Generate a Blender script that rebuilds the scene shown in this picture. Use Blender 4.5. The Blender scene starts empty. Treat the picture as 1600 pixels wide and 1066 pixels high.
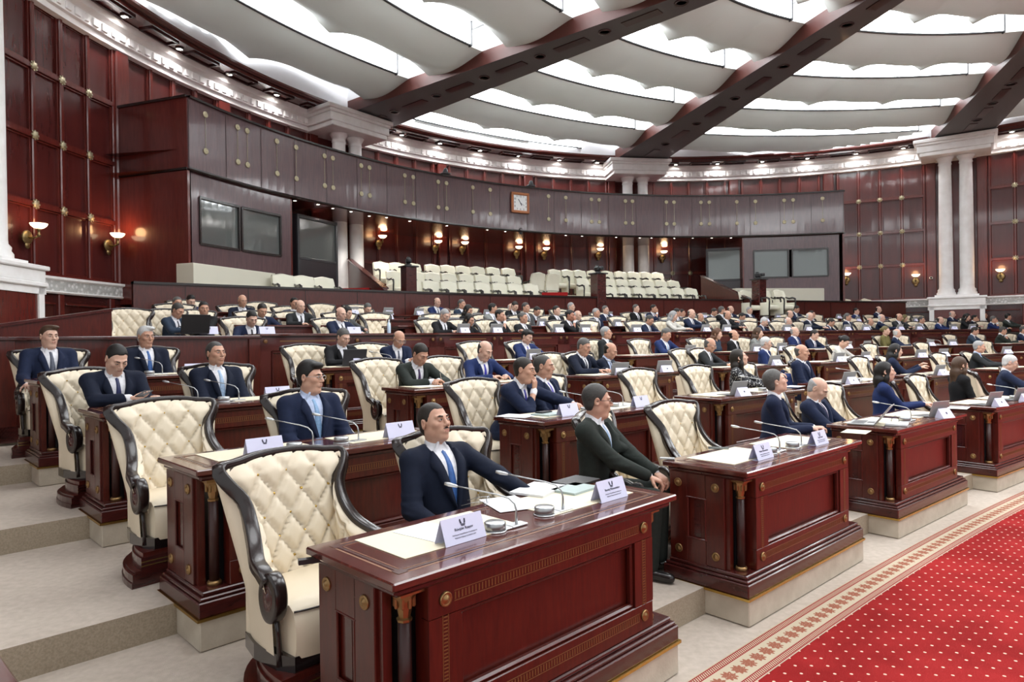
import bpy, bmesh, math, random
import numpy as np
from mathutils import Vector, Matrix
random.seed(5)
PI=math.pi
S=bpy.context.scene
COL=S.collection
# ---------------------------------------------------------------- camera
FPX,PITCH,ROLL,CH=1050.1,.0019,.014,1.8394
cd=bpy.data.cameras.new('camera'); cam=bpy.data.objects.new('camera',cd); COL.objects.link(cam)
cd.sensor_width=36; cd.lens=FPX/1600*36; cd.clip_start=.05; cd.clip_end=200
cam.matrix_world=Matrix.Translation((0,0,CH))@Matrix.Rotation(PI/2-PITCH,4,'X')@Matrix.Rotation(-ROLL,4,'Z')
S.camera=cam
# ---------------------------------------------------------------- world, exposure
w=bpy.data.worlds.new('world'); S.world=w; w.use_nodes=True
w.node_tree.nodes['Background'].inputs[0].default_value=(.95,.98,1,1)
w.node_tree.nodes['Background'].inputs[1].default_value=.65
S.view_settings.view_transform='Standard'; S.view_settings.look='None'
S.view_settings.gamma=1; S.view_settings.exposure=0.44
STRIP=11.0      # strength of the luminous ceiling strips
def lamp(name,kind,loc,power,color=(1,1,1),**k):
    d=bpy.data.lights.new(name,kind); d.energy=power; d.color=color
    for a,b in k.items(): setattr(d,a,b)
    o=bpy.data.objects.new(name,d); COL.objects.link(o); o.location=loc; return o
# big soft daylight-white fill lights, added out of view over the hall floor
for i,(x,y,p) in enumerate([(1.5,2.5,260),(8,4,380),(4,11,330),(12,9.5,420),(-2,10,220)]):
    o=lamp('dome_light','AREA',(x,y,9.35),p,(.96,.985,1),shape='DISK',size=5.0)
# ---------------------------------------------------------------- camera geometry helpers
def ray(px,py):
    X=px-800;Y=py-533;c,s=math.cos(ROLL),math.sin(ROLL)
    x=X*c-Y*s;y=X*s+Y*c; a,b=x/FPX,-y/FPX
    c,s=math.cos(PITCH),math.sin(PITCH)
    return a,c+b*s,-s+b*c
def atz(px,py,z):
    r=ray(px,py);t=(z-CH)/r[2];return (r[0]*t,r[1]*t)
def proj(x,y,z):
    z-=CH;c,s=math.cos(PITCH),math.sin(PITCH);d=y*c-z*s;zz=y*s+z*c
    X=x/d*FPX;Y=-zz/d*FPX;c,s=math.cos(ROLL),math.sin(ROLL)
    return 800+X*c+Y*s,533-X*s+Y*c
# ---------------------------------------------------------------- materials
M={}
def mat(name,col,rough=.5,metal=0,coat=0,spec=.5,emit=None,est=0,sheen=0,alpha=None):
    m=bpy.data.materials.new(name);m.use_nodes=True;b=m.node_tree.nodes['Principled BSDF']
    b.inputs['Base Color'].default_value=(*col,1);b.inputs['Roughness'].default_value=rough
    b.inputs['Metallic'].default_value=metal;b.inputs['Coat Weight'].default_value=coat
    b.inputs['Coat Roughness'].default_value=.08
    b.inputs['Specular IOR Level'].default_value=spec
    if sheen:b.inputs['Sheen Weight'].default_value=sheen
    if emit:
        b.inputs['Emission Color'].default_value=(*emit,1);b.inputs['Emission Strength'].default_value=est
    M[name]=m;return m
def nodes(m): return m.node_tree.nodes,m.node_tree.links,m.node_tree.nodes['Principled BSDF']
def varied(name,c1,c2,scale=(1,1,1),nscale=6,rough=.5,coat=0,bump=0,bscale=200,detail=4,uv=False,dist=0,spec=.5,metal=0):
    m=mat(name,c1,rough,metal,coat,spec);N,L,b=nodes(m)
    tc=N.new('ShaderNodeTexCoord');mp=N.new('ShaderNodeMapping');mp.inputs['Scale'].default_value=scale
    L.new(tc.outputs['UV' if uv else 'Object'],mp.inputs[0])
    n=N.new('ShaderNodeTexNoise');n.inputs['Scale'].default_value=nscale;n.inputs['Detail'].default_value=detail
    n.inputs['Distortion'].default_value=dist
    L.new(mp.outputs[0],n.inputs[0])
    r=N.new('ShaderNodeValToRGB');r.color_ramp.elements[0].position=.32;r.color_ramp.elements[1].position=.68
    r.color_ramp.elements[0].color=(*c1,1);r.color_ramp.elements[1].color=(*c2,1)
    L.new(n.outputs[0],r.inputs[0]);L.new(r.outputs[0],b.inputs['Base Color'])
    if bump:
        n2=N.new('ShaderNodeTexNoise');n2.inputs['Scale'].default_value=bscale;n2.inputs['Detail'].default_value=3
        L.new(tc.outputs['Object'],n2.inputs[0]);bp=N.new('ShaderNodeBump');bp.inputs['Strength'].default_value=bump
        bp.inputs['Distance'].default_value=.01;L.new(n2.outputs[0],bp.inputs['Height']);L.new(bp.outputs[0],b.inputs['Normal'])
    return m
varied('mahogany',(.052,.0058,.0035),(.088,.010,.0052),scale=(9,9,1.2),nscale=5,rough=.30,coat=.2,dist=.6)
varied('mahogany_dark',(.04,.008,.007),(.07,.012,.010),scale=(2,2,9),nscale=4,rough=.25,coat=.4,dist=.5)
varied('mahogany_wall',(.095,.014,.011),(.12,.019,.014),scale=(7,7,.8),nscale=3,rough=.24,coat=.4,dist=.4)
varied('mahogany_panel',(.070,.011,.010),(.084,.014,.012),scale=(3,3,.4),nscale=2,rough=.26,coat=.4,dist=.4)
varied('fascia',(.085,.048,.054),(.115,.062,.066),scale=(7,7,.8),nscale=3,rough=.26,coat=.4,dist=.4)  # mahogany too; greyed mauve paints the white ceiling's reflection into the base colour
varied('table_top',(.060,.013,.010),(.105,.022,.015),scale=(2,9,9),nscale=3,rough=.14,coat=.7,dist=.5)
mat('column_wood',(.035,.008,.006),.42)
mat('black_lacquer',(.012,.008,.008),.16,0,.6)
mat('dark_wood_frame',(.014,.007,.006),.26,0,.3)
varied('cream_leather',(.74,.64,.48),(.78,.68,.52),nscale=3,rough=.42,bump=.05,bscale=160)
varied('pale_leather',(.78,.76,.62),(.82,.80,.66),nscale=3,rough=.5)
mat('gold',(.34,.21,.09),.36,.85)
mat('pale_gilt',(.46,.41,.27),.4,.6)
mat('old_brass',(.30,.22,.10),.38,.9)
mat('inlay',(.19,.085,.028),.4,.2)
mat('brass_line',(.62,.42,.12),.25,1)
mat('leather_inlay',(.72,.65,.48),.45)
varied('carpet_beige',(.50,.43,.36),(.58,.50,.43),nscale=22,rough=.95,bump=.5,bscale=420,spec=.1)
varied('step_face',(.30,.245,.18),(.40,.33,.25),nscale=90,rough=.9,bump=.4,bscale=300,spec=.1)
varied('stone',(.44,.38,.30),(.54,.48,.39),nscale=7,rough=.6,bump=.2,bscale=60)
varied('marble',(.84,.82,.80),(.92,.91,.90),nscale=4,rough=.45,bump=.08,bscale=25)
mat('sail',(.50,.51,.49),.7)
def translucent():
    m=M['sail'];N,L,b=nodes(m);t=N.new('ShaderNodeBsdfTranslucent');t.inputs[0].default_value=(.62,.66,.62,1);x=N.new('ShaderNodeMixShader');x.inputs[0].default_value=.04
    L.new(b.outputs[0],x.inputs[1]);L.new(t.outputs[0],x.inputs[2]);L.new(x.outputs[0],N['Material Output'].inputs[0])
translucent(); mat('cove',(.78,.78,.80),.8)
mat('strip',(1,1,1),.5,emit=(.95,.985,1),est=STRIP)
mat('soffit',(.09,.018,.014),.22,0,.5); mat('soffit_line',(.03,.006,.006),.3)
mat('beam',(.085,.08,.085),.5,0,.05)
mat('red_wood',(.09,.020,.014),.5)
mat('lamp_glow',(1,.9,.8),.5,emit=(1,.93,.82),est=25)
mat('sconce_glow',(1,.8,.6),.5,emit=(1,.72,.45),est=3.5)
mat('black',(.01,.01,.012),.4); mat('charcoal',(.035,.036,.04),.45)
mat('glass_dark',(.15,.17,.165),.04,.25,1,1)
mat('paper',(.74,.75,.77),.7); mat('card',(.66,.66,.84),.6); mat('ink',(.02,.02,.05),.7)
mat('silver',(.55,.56,.57),.28,.8); mat('screen_back',(.34,.34,.335),.6,0)
mat('steel',(.42,.43,.44),.3,.9)
mat('clock_face',(.85,.88,.88),.4); mat('clock_frame',(.40,.14,.05),.35)
mat('orange',(.6,.12,.02),.5); mat('folder_grey',(.36,.44,.43),.4)
mat('water',(.6,.75,.9),.1,0,1)
mat('cream_block',(.70,.68,.56),.6); mat('red_stair',(.32,.02,.02),.9,spec=.1)
mat('booth_dark',(.03,.024,.028),.35)
# red carpet with staggered light dots; UV in metres
def dots():
    m=mat('carpet_red',(.5,.03,.03),.95,spec=.1);N,L,b=nodes(m)
    uv=N.new('ShaderNodeUVMap');sp=N.new('ShaderNodeSeparateXYZ');L.new(uv.outputs[0],sp.inputs[0])
    def mth(op,a,c=None,v=None):
        n=N.new('ShaderNodeMath');n.operation=op
        for i,q in enumerate((a,c)):
            if q is None:continue
            if isinstance(q,(int,float)):n.inputs[i].default_value=q
            else:L.new(q,n.inputs[i])
        return n.outputs[0]
    P=.126
    def cell(off):
        r=[]
        for o in (sp.outputs[0],sp.outputs[1]):
            x=mth('ADD',mth('DIVIDE',o,P),off+100);x=mth('SUBTRACT',mth('FRACT',x),.5);r.append(mth('MULTIPLY',x,x))
        return mth('LESS_THAN',mth('ADD',r[0],r[1]),.0046)
    d=mth('MAXIMUM',cell(0),cell(.5))
    nz=N.new('ShaderNodeTexNoise');nz.inputs['Scale'].default_value=2.2;L.new(uv.outputs[0],nz.inputs[0])
    rp=N.new('ShaderNodeValToRGB');rp.color_ramp.elements[0].color=(.235,.012,.012,1);rp.color_ramp.elements[1].color=(.33,.020,.020,1)
    rp.color_ramp.elements[0].position=.35;rp.color_ramp.elements[1].position=.65
    L.new(nz.outputs[0],rp.inputs[0])
    mx=N.new('ShaderNodeMix');mx.data_type='RGBA';L.new(d,mx.inputs[0]);L.new(rp.outputs[0],mx.inputs[6]);mx.inputs[7].default_value=(.80,.52,.40,1)
    L.new(mx.outputs[2],b.inputs['Base Color'])
    n2=N.new('ShaderNodeTexNoise');n2.inputs['Scale'].default_value=300;tc=N.new('ShaderNodeTexCoord');L.new(tc.outputs['Object'],n2.inputs[0])
    bp=N.new('ShaderNodeBump');bp.inputs['Strength'].default_value=.4;bp.inputs['Distance'].default_value=.01;L.new(n2.outputs[0],bp.inputs['Height']);L.new(bp.outputs[0],b.inputs['Normal'])
dots()
# patterned border: u along (m), v 0..1 across
def border():
    m=mat('carpet_border',(.6,.5,.4),.95,spec=.1);N,L,b=nodes(m)
    uv=N.new('ShaderNodeUVMap');sp=N.new('ShaderNodeSeparateXYZ');L.new(uv.outputs[0],sp.inputs[0])
    def mth(op,*a):
        n=N.new('ShaderNodeMath');n.operation=op
        for i,q in enumerate(a):
            if isinstance(q,(int,float)):n.inputs[i].default_value=q
            else:L.new(q,n.inputs[i])
        return n.outputs[0]
    u,v=sp.outputs[0],sp.outputs[1]
    # rosettes in the centre
    fu=mth('SUBTRACT',mth('FRACT',mth('DIVIDE',u,.105)),.5);fv=mth('MULTIPLY',mth('SUBTRACT',v,.5),2.5)
    ang=mth('ARCTAN2',fv,fu);rad=mth('SQRT',mth('ADD',mth('MULTIPLY',fu,fu),mth('MULTIPLY',fv,fv)))
    pet=mth('ADD',.40,mth('MULTIPLY',mth('SINE',mth('MULTIPLY',ang,9)),.07))
    ro=mth('LESS_THAN',rad,pet)
    nz=N.new('ShaderNodeTexNoise');nz.inputs['Scale'].default_value=60;L.new(uv.outputs[0],nz.inputs[0])
    ro=mth('MULTIPLY',ro,mth('GREATER_THAN',nz.outputs[0],.36))
    # thin zigzag bands at both sides
    def band(a,c):return mth('MULTIPLY',mth('GREATER_THAN',v,a),mth('LESS_THAN',v,c))
    bd=mth('MAXIMUM',band(.03,.22),band(.78,.97))
    zz=mth('GREATER_THAN',mth('FRACT',mth('ADD',mth('DIVIDE',u,.018),mth('MULTIPLY',v,9))),.45)
    ed=mth('MAXIMUM',mth('MAXIMUM',band(.03,.06),band(.19,.22)),mth('MAXIMUM',band(.78,.81),band(.94,.97)))
    bd=mth('MULTIPLY',bd,mth('MAXIMUM',zz,ed))
    mx=N.new('ShaderNodeMix');mx.data_type='RGBA';L.new(ro,mx.inputs[0]);mx.inputs[6].default_value=(.50,.42,.31,1);mx.inputs[7].default_value=(.30,.11,.07,1)
    m2=N.new('ShaderNodeMix');m2.data_type='RGBA';L.new(bd,m2.inputs[0]);L.new(mx.outputs[2],m2.inputs[6]);m2.inputs[7].default_value=(.27,.035,.035,1)
    L.new(m2.outputs[2],b.inputs['Base Color'])
border()
def carved():
    m=mat('marble_carved',(.72,.72,.72),.5);N,L,b=nodes(m)
    tc=N.new('ShaderNodeTexCoord');vo=N.new('ShaderNodeTexVoronoi');vo.inputs['Scale'].default_value=11;L.new(tc.outputs['Object'],vo.inputs[0])
    r=N.new('ShaderNodeValToRGB');r.color_ramp.elements[0].color=(.78,.77,.76,1);r.color_ramp.elements[1].color=(.5,.5,.48,1);r.color_ramp.elements[0].position=.25;r.color_ramp.elements[1].position=.5
    L.new(vo.outputs[0],r.inputs[0]);L.new(r.outputs[0],b.inputs['Base Color'])
    bp=N.new('ShaderNodeBump');bp.inputs['Strength'].default_value=.8;bp.inputs['Distance'].default_value=.03;L.new(vo.outputs[0],bp.inputs['Height']);L.new(bp.outputs[0],b.inputs['Normal'])
carved()
# ---------------------------------------------------------------- mesh builder
class MB:
    def __init__(s): s.v=[];s.f=[];s.m=[];s.sm=[];s.uv={}
    def add(s,vs,fs,m=0,smooth=False):
        o=len(s.v);s.v+= [tuple(p) for p in vs]
        for f in fs: s.f.append(tuple(i+o for i in f));s.m.append(m);s.sm.append(smooth)
        return o
    def box(s,c,d,m=0,rz=0,ch=0,mtx=None):
        hx,hy,hz=d[0]/2,d[1]/2,d[2]/2
        if ch<=0:
            vs=[(x*hx,y*hy,z*hz) for z in (-1,1) for y in (-1,1) for x in (-1,1)]
            fs=[(0,2,3,1),(4,5,7,6),(0,1,5,4),(2,6,7,3),(0,4,6,2),(1,3,7,5)]
        else:
            ch=min(ch,hx*.9,hy*.9,hz*.9)
            def ring(x,y,z,c): return [(-x+c,-y,z),(x-c,-y,z),(x,-y+c,z),(x,y-c,z),(x-c,y,z),(-x+c,y,z),(-x,y-c,z),(-x,-y+c,z)]
            vs=[(x*(hx-ch),y*(hy-ch),-hz) for x,y in ((-1,-1),(1,-1),(1,1),(-1,1))]
            vs+=ring(hx,hy,-hz+ch,ch)+ring(hx,hy,hz-ch,ch)
            vs+=[(x*(hx-ch),y*(hy-ch),hz) for x,y in ((-1,-1),(1,-1),(1,1),(-1,1))]
            fs=[(0,3,2,1),(20,21,22,23)]
            for i in range(8): fs.append((4+i,4+(i+1)%8,12+(i+1)%8,12+i))
            for k in range(4):
                a,b2=k,(k+1)%4; p,q=4+2*k,4+2*k+1;n=4+(2*k+2)%8
                fs.append((a,b2,q,p)); fs.append((b2,n,q))
                fs.append((20+a,12+2*k,12+2*k+1,20+b2)); fs.append((20+b2,12+2*k+1,12+(2*k+2)%8))
        c0,s0=math.cos(rz),math.sin(rz)
        if mtx is not None: vs=[tuple(mtx@Vector(p)) for p in vs]
        else: vs=[(c[0]+x*c0-y*s0,c[1]+x*s0+y*c0,c[2]+z) for x,y,z in vs]
        s.add(vs,fs,m)
    def lathe(s,prof,c=(0,0,0),n=16,m=0,axis='z',mtx=None,smooth=True,flute=0,a0=0,a1=2*PI,scale=(1,1)):
        full=abs(a1-a0-2*PI)<1e-6;k=n if full else n+1;vs=[]
        for r,z in prof:
            for i in range(k):
                a=a0+(a1-a0)*i/n;rr=r*(1-flute*(.5+.5*math.cos(a*20))) if flute else r
                p=(rr*math.cos(a)*scale[0],rr*math.sin(a)*scale[1],z)
                if axis=='x':p=(p[2],p[0],p[1])
                if axis=='y':p=(p[0],p[2],p[1])
                if mtx is not None:p=tuple(mtx@Vector(p))
                else:p=(p[0]+c[0],p[1]+c[1],p[2]+c[2])
                vs.append(p)
        fs=[]
        for j in range(len(prof)-1):
            for i in range(n):
                a=j*k+i;b=j*k+(i+1)%k;fs.append((a,b,b+k,a+k))
        if full:
            if prof[0][0]>1e-5:fs.append(tuple(range(k-1,-1,-1)))
            if prof[-1][0]>1e-5:fs.append(tuple((len(prof)-1)*k+i for i in range(k)))
        s.add(vs,fs,m,smooth)
    def tube(s,pts,r,n=8,m=0,smooth=True,up=(0,0,1)):
        pts=[Vector(p) for p in pts];rs=r if isinstance(r,(list,tuple)) else [r]*len(pts)
        vs=[];prev=None
        for i,p in enumerate(pts):
            t=(pts[min(i+1,len(pts)-1)]-pts[max(i-1,0)]).normalized()
            if prev is None:
                u=Vector(up) if abs(t.dot(Vector(up)))<.95 else Vector((1,0,0))
                x=t.cross(u).normalized()
            else: x=(prev-t*prev.dot(t)).normalized()
            prev=x;y=t.cross(x)
            rr=rs[i];rx,ry=(rr if isinstance(rr,tuple) else (rr,rr))
            for k in range(n):
                a=2*PI*k/n;vs.append(tuple(p+x*(rx*math.cos(a))+y*(ry*math.sin(a))))
        fs=[]
        for j in range(len(pts)-1):
            for k in range(n):
                a=j*n+k;b=j*n+(k+1)%n;fs.append((a,b,b+n,a+n))
        fs.append(tuple(range(n-1,-1,-1)));fs.append(tuple((len(pts)-1)*n+k for k in range(n)))
        s.add(vs,fs,m,smooth)
    def grid(s,P,m=0,smooth=True,flip=False,skip=None):
        ny,nx=len(P),len(P[0]);fs=[]
        for j in range(ny-1):
            for i in range(nx-1):
                if skip and skip(j,i):continue
                a=j*nx+i;q=(a,a+1,a+nx+1,a+nx)
                fs.append(q[::-1] if flip else q)
        s.add([p for r in P for p in r],fs,m,smooth)
    def prism(s,poly,z0,z1,m=0,mtop=None):
        n=len(poly);vs=[(x,y,z0) for x,y in poly]+[(x,y,z1) for x,y in poly]
        s.add(vs,[tuple(range(n-1,-1,-1))]+[(i,(i+1)%n,(i+1)%n+n,i+n) for i in range(n)],m)
        s.add([(x,y,z1) for x,y in poly],[tuple(range(n))],m if mtop is None else mtop)
    def mesh(s,name,mats):
        me=bpy.data.meshes.new(name);me.from_pydata(s.v,[],s.f)
        for k in (mats if isinstance(mats,(list,tuple)) else [mats]): me.materials.append(M[k] if isinstance(k,str) else k)
        me.polygons.foreach_set('material_index',s.m);me.polygons.foreach_set('use_smooth',s.sm)
        return me
    def build(s,name,mats,parent=None,fix=False):
        me=s.mesh(name,mats)
        if fix:
            b=bmesh.new();b.from_mesh(me);bmesh.ops.recalc_face_normals(b,faces=b.faces);b.to_mesh(me);b.free()
        o=bpy.data.objects.new(name,me);COL.objects.link(o)
        if parent:o.parent=parent
        me.update();return o
def tag(o,label=None,cat=None,group=None,kind=None):
    if label:o['label']=label
    if cat:o['category']=cat
    if group:o['group']=group
    if kind:o['kind']=kind
    return o
def empty(name,loc=(0,0,0),rz=0):
    o=bpy.data.objects.new(name,None);o.empty_display_size=.1;COL.objects.link(o);o.location=loc;o.rotation_euler=(0,0,rz);return o
def copy_tree(o,parent=None,keep=None):
    c=o.copy();COL.objects.link(c)
    if parent:c.parent=parent
    for k in o.children:
        if keep is None or keep(k):copy_tree(k,c,keep)
    return c
WORDS=['first','second','third','fourth','fifth','sixth','seventh','eighth','ninth','tenth','eleventh','twelfth','thirteenth','fourteenth','fifteenth','sixteenth','seventeenth','eighteenth','nineteenth','twentieth']
def ordn(i):
    if i<20:return WORDS[i]
    t={2:'twenty',3:'thirty',4:'forty'}[(i+1)//10];r=(i+1)%10
    return (t[:-1]+'ieth') if r==0 else t+'-'+WORDS[r-1]
# ---------------------------------------------------------------- plan of the seating (metres)
C0=(43.9,-42.4)                       # centre the benches are bent round
VR=[0,1.76,3.61,5.5,7.4,8.75,10.05,11.3];USH=[0,-.04,-.06,-.12,0,0,0,0]
FL=[.18,.36,.54,.72,1.17,1.34,1.51,1.66]   # floor of each tier
YAW=[45.3+2.45*j for j in range(-2,16)]
PJ={0:(-.431,2.371),1:(1.467,4.227),2:(3.443,6.023)}
def yawd(j):return 45.3+2.45*j
for j in range(3,15):
    a=math.radians(yawd(j-.5)-.3);PJ[j]=(PJ[j-1][0]+2.72*math.sin(a),PJ[j-1][1]+2.72*math.cos(a))
for j in (-1,-2):
    a=math.radians(yawd(j+.5));PJ[j]=(PJ[j+1][0]-2.91*math.sin(a),PJ[j+1][1]-2.91*math.cos(a))
def inside(x,y,m=.35):return math.hypot(x-7.9,y-12.6)<17.5-m
def pt(j,k,u,v):
    a=math.radians(yawd(j));x,y=PJ[j];u+=USH[k];v+=VR[k]
    return (x+u*math.sin(a)-v*math.cos(a),y+u*math.cos(a)+v*math.sin(a))
def rz_at(x,y):
    # rotation so that local -Y looks at the benches' centre
    d=math.atan2(C0[1]-y,C0[0]-x);return d+PI/2
def on_row(k,px,v=1.15):
    """point on tier k, v metres behind the desk fronts, seen at column px"""
    R=63.08+VR[k]+v;rx,ry,_=ray(px,533);s=rx/ry
    # |(s*y-Cx, y-Cy)|=R, near solution
    a=s*s+1;b=-2*(s*C0[0]+C0[1]);c=C0[0]**2+C0[1]**2-R*R
    q=math.sqrt(max(b*b-4*a*c,0));ys=sorted([(-b-q)/(2*a),(-b+q)/(2*a)]);ys=[t for t in ys if t>.3]
    y=ys[0];return (s*y,y)
def circ_ray(px,c,R,far=True):
    rx,ry,_=ray(px,533);s=rx/ry;a=s*s+1;b=-2*(s*c[0]+c[1]);cc=c[0]**2+c[1]**2-R*R
    q=math.sqrt(max(b*b-4*a*cc,0));y=(-b+q)/(2*a) if far else (-b-q)/(2*a);return (s*y,y)
# ================================================================ THE HALL
WC=(7.9,12.6);WR=17.63               # outer wall circle
FC=(8.45,10.4);FR=16.5               # balcony front circle
def wp(a,r=WR,c=WC):return (c[0]+r*math.cos(a),c[1]+r*math.sin(a))
def ang(p,c):return math.atan2(p[1]-c[1],p[0]-c[0])
def arcstrip(mb,c,a0,a1,prof,n,m=0,smooth=False,closed=False):
    """sweep a profile [(r,z)...] round centre c"""
    P=[]
    for r,z in prof: P.append([(c[0]+r*math.cos(a0+(a1-a0)*i/n),c[1]+r*math.sin(a0+(a1-a0)*i/n),z) for i in range(n+1)])
    mb.grid(P,m,smooth)
    if closed:
        for i in (0,n):
            mb.add([P[j][i] for j in range(len(prof))],[tuple(range(len(prof))) if i==0 else tuple(range(len(prof)-1,-1,-1))],m)
# column pairs (angle on the wall circle)
def wang(px,R=WR):
    p=circ_ray(px,WC,R);return ang(p,WC)
CB=[wang(545,16.9),wang(995,16.9),wang(1496,16.9)]
AL=math.radians(178)+.17
left_pair=ang(circ_ray(-40,WC,16.9),WC)+2*PI
step=CB[0]-CB[1]
A_START,A_END=math.radians(-25),math.radians(215)
# --- wall: backing, stiles and rails
ZB,ZT=3.28,8.84
wl=MB();arcstrip(wl,WC,A_START,A_END,[(WR,0),(WR,9.5)],160,0)
o=wl.build('wall_round','mahogany_panel');tag(o,kind='structure')
st=MB();gold=MB();rows_z=[ZB+.02,4.72,6.12,7.52,ZT+.05]
bays=[(A_END,left_pair),(left_pair,CB[0]),(CB[0],CB[1]),(CB[1],CB[2]),(CB[2],CB[2]-(CB[1]-CB[2])),(CB[2]-(CB[1]-CB[2]),A_START)]
def wbox(mb,a,r,z0,z1,w,d,m=0,ch=0):
    x,y=wp(a,r);mb.box((x,y,(z0+z1)/2),(d,w,z1-z0),m,rz=a,ch=ch)
def panel_group(s0,s1,n):
    for i in range(n+1):
        a=s0+(s1-s0)*i/n;wbox(st,a,WR-.05,ZB,ZT,.10,.10,0,.02)
        if 0<i<n:
            for z in rows_z[1:-1]:
                x,y=wp(a,WR-.11);mt=Matrix.Translation((x,y,z))@Matrix.Rotation(a,4,'Z')@Matrix.Rotation(-PI/2,4,'Y')
                gold.lathe([(.0,-.01),(.075,-.01),(.075,.01),(.05,.02),(.03,.03),(0,.035)],n=10,mtx=mt,m=0)
                for q in range(4):gold.box((0,0,0),(.2,.035,.012),0,mtx=mt@Matrix.Rotation(q*PI/4,4,'Z'))
    for z in rows_z:
        arcstrip(st,WC,s1,s0,[(WR-.10,z-.05),(WR-.10,z+.05),(WR,z+.06),(WR,z-.06),(WR-.10,z-.05)],max(8,n*3),0)
    for i in range(n):
        for j in range(4):
            c=s0+(s1-s0)*(i+.5)/n;hw=abs(s0-s1)/n/2-.075/WR
            za,zb=rows_z[j]+.075,rows_z[j+1]-.075
            for e in (-1,1):wbox(st,c+e*hw,WR-.03,za,zb,.03,.05,0)
            for z in (za,zb):wbox(st,c,WR-.03,z-.014,z+.014,2*hw*WR,.05,0)
for a0,a1 in bays:
    g=1.1/WR;s0,s1=a0-g,a1+g
    if a0==left_pair:s0=math.radians(179.2)
    if s0-s1<.1:continue
    ng=max(1,round((s0-s1)/math.radians(12)));gap=math.radians(1.4 if a0==left_pair else 2.4);gw=((s0-s1)-(ng-1)*gap)/ng
    for q in range(ng):
        b0=s0-q*(gw+gap);panel_group(b0,b0-gw,4)
        if q<ng-1:wbox(st,b0-gw-gap/2,WR-.08,ZB,ZT,.40,.16,0,.03)
# flat pilaster fields beside the columns
for a in [left_pair]+CB+[CB[2]-(CB[1]-CB[2])]:
    for e in (-1,1): wbox(st,a+e*.86/WR,WR-.07,ZB,ZT,.34,.14,0,.02)
o=st.build('trim_1','mahogany_wall');tag(o,kind='structure')
g2=gold.build('wall_rosettes','pale_gilt',o)
# --- wainscot below the marble band
wa=MB();arcstrip(wa,WC,A_START,A_END,[(WR-.12,0),(WR-.12,2.95)],120,0)
k=0;a=A_START
while a<A_END:
    wbox(wa,a,WR-.15,0,2.93,.16,.10,1,.02)
    for z0,z1 in ((2.05,2.7),(1.0,1.9)):
        for e in (.5,):
            wbox(wa,a+.75/WR,WR-.15,z0,z0+.05,1.2,.08,1,.015);wbox(wa,a+.75/WR,WR-.15,z1,z1+.05,1.2,.08,1,.015)
    a+=1.5/WR
o=wa.build('wall_base',['mahogany_dark','mahogany_wall']);tag(o,kind='structure')
mb=MB();arcstrip(mb,WC,A_START,A_END,[(WR-.2,2.93),(WR-.24,2.96),(WR-.2,2.99)],140,1);arcstrip(mb,WC,A_START,A_END,[(WR-.2,2.99),(WR-.2,3.20)],140,0)
arcstrip(mb,WC,A_START,A_END,[(WR-.2,3.20),(WR-.28,3.23),(WR-.28,3.28),(WR,3.28)],140,1)
o=mb.build('trim_2',['marble_carved','marble']);tag(o,kind='structure')
# --- cornice with dentils, stepping out over the column pairs
cz=MB();CP=[(WR,8.80),(WR-.18,8.84),(WR-.2,8.95),(WR-.26,8.98),(WR-.26,9.22),(WR-.38,9.30),(WR-.42,9.42),(WR-.42,9.46)]
arcstrip(cz,WC,A_START,A_END,CP,200,0)
a=A_START;i=0
while a<A_END:
    wbox(cz,a,WR-.275,9.02,9.19,.17 if i%3 else .11,.05,0,.01);a+=.27/WR;i+=1
o=cz.build('trim_3','marble');tag(o,kind='structure')
for a in [left_pair]+CB+[CB[2]-(CB[1]-CB[2])]:
    c=MB();hw=1.28
    for (r,z0,z1,w) in ((WR-.62,8.80,8.95,hw-.12),(WR-.64,8.95,9.22,hw-.04),(WR-.68,9.22,9.32,hw),(WR-.72,9.32,9.46,hw+.08)):
        x,y=wp(a,(r+WR)/2-.45);c.box((x,y,(z0+z1)/2),((WR-r)+.9,2*w,z1-z0),0,rz=a,ch=.02)
    for q in range(9):
        aa=a+(q-4)*.27/WR
        x,y=wp(a,WR-1.11);x+=-math.sin(a)*(q-4)*.27;y+=math.cos(a)*(q-4)*.27
        c.box((x,y,9.1),(.05,.17,.17),0,rz=a,ch=.01)
    e=c.build('trim_4','marble');tag(e,kind='structure')
    for s,(lab) in ((-1,'left'),(1,'right')):
        x,y=wp(a+(-s)*.36/WR,WR-.78);col=MB()
        pr=[(.36,3.28),(.36,3.36),(.33,3.38),(.33,3.44),(.29,3.50),(.30,3.56),(.25,3.62),(.245,3.7),(.235,6.5),(.215,8.45),(.215,8.5),(.24,8.53),(.22,8.56),(.22,8.64),(.29,8.74),(.31,8.80)]
        col.lathe(pr,(x,y,0),40,0,flute=.035);col.box((x,y,3.32),(.76,.76,.08),0,rz=a)
        idx=([left_pair]+CB+[0]).index(a) if a in [left_pair]+CB else 4
        nm=['by the left wall panels','behind the left gallery booth','in the middle of the gallery','on the right wall','at the far right'][idx]
        o=col.build('marble_column','marble');tag(o,'white fluted marble column, %s of the pair %s'%(lab,nm),'column','marble columns in pairs')
    # pedestal
    p=MB();x,y=wp(a,WR-.72)
    for z0,z1,d,w in ((3.20,3.28,1.35,1.95),(2.98,3.20,1.25,1.85),(2.90,2.98,1.32,1.9)):p.box((x,y,(z0+z1)/2),(d,w,z1-z0),0,rz=a,ch=.015)
    p.box((x,y,1.45),(1.16,1.75,2.9),1,rz=a)
    for e in (-1,1):
        xx=x-math.sin(a)*e*.82;yy=y+math.cos(a)*e*.82;p.box((xx,yy,1.45),(1.22,.16,2.9),0,rz=a)
    p.box((x,y,2.84),(1.22,1.9,.13),0,rz=a)
    o=p.build('trim_5',['marble','mahogany_wall']);tag(o,kind='structure')
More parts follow.
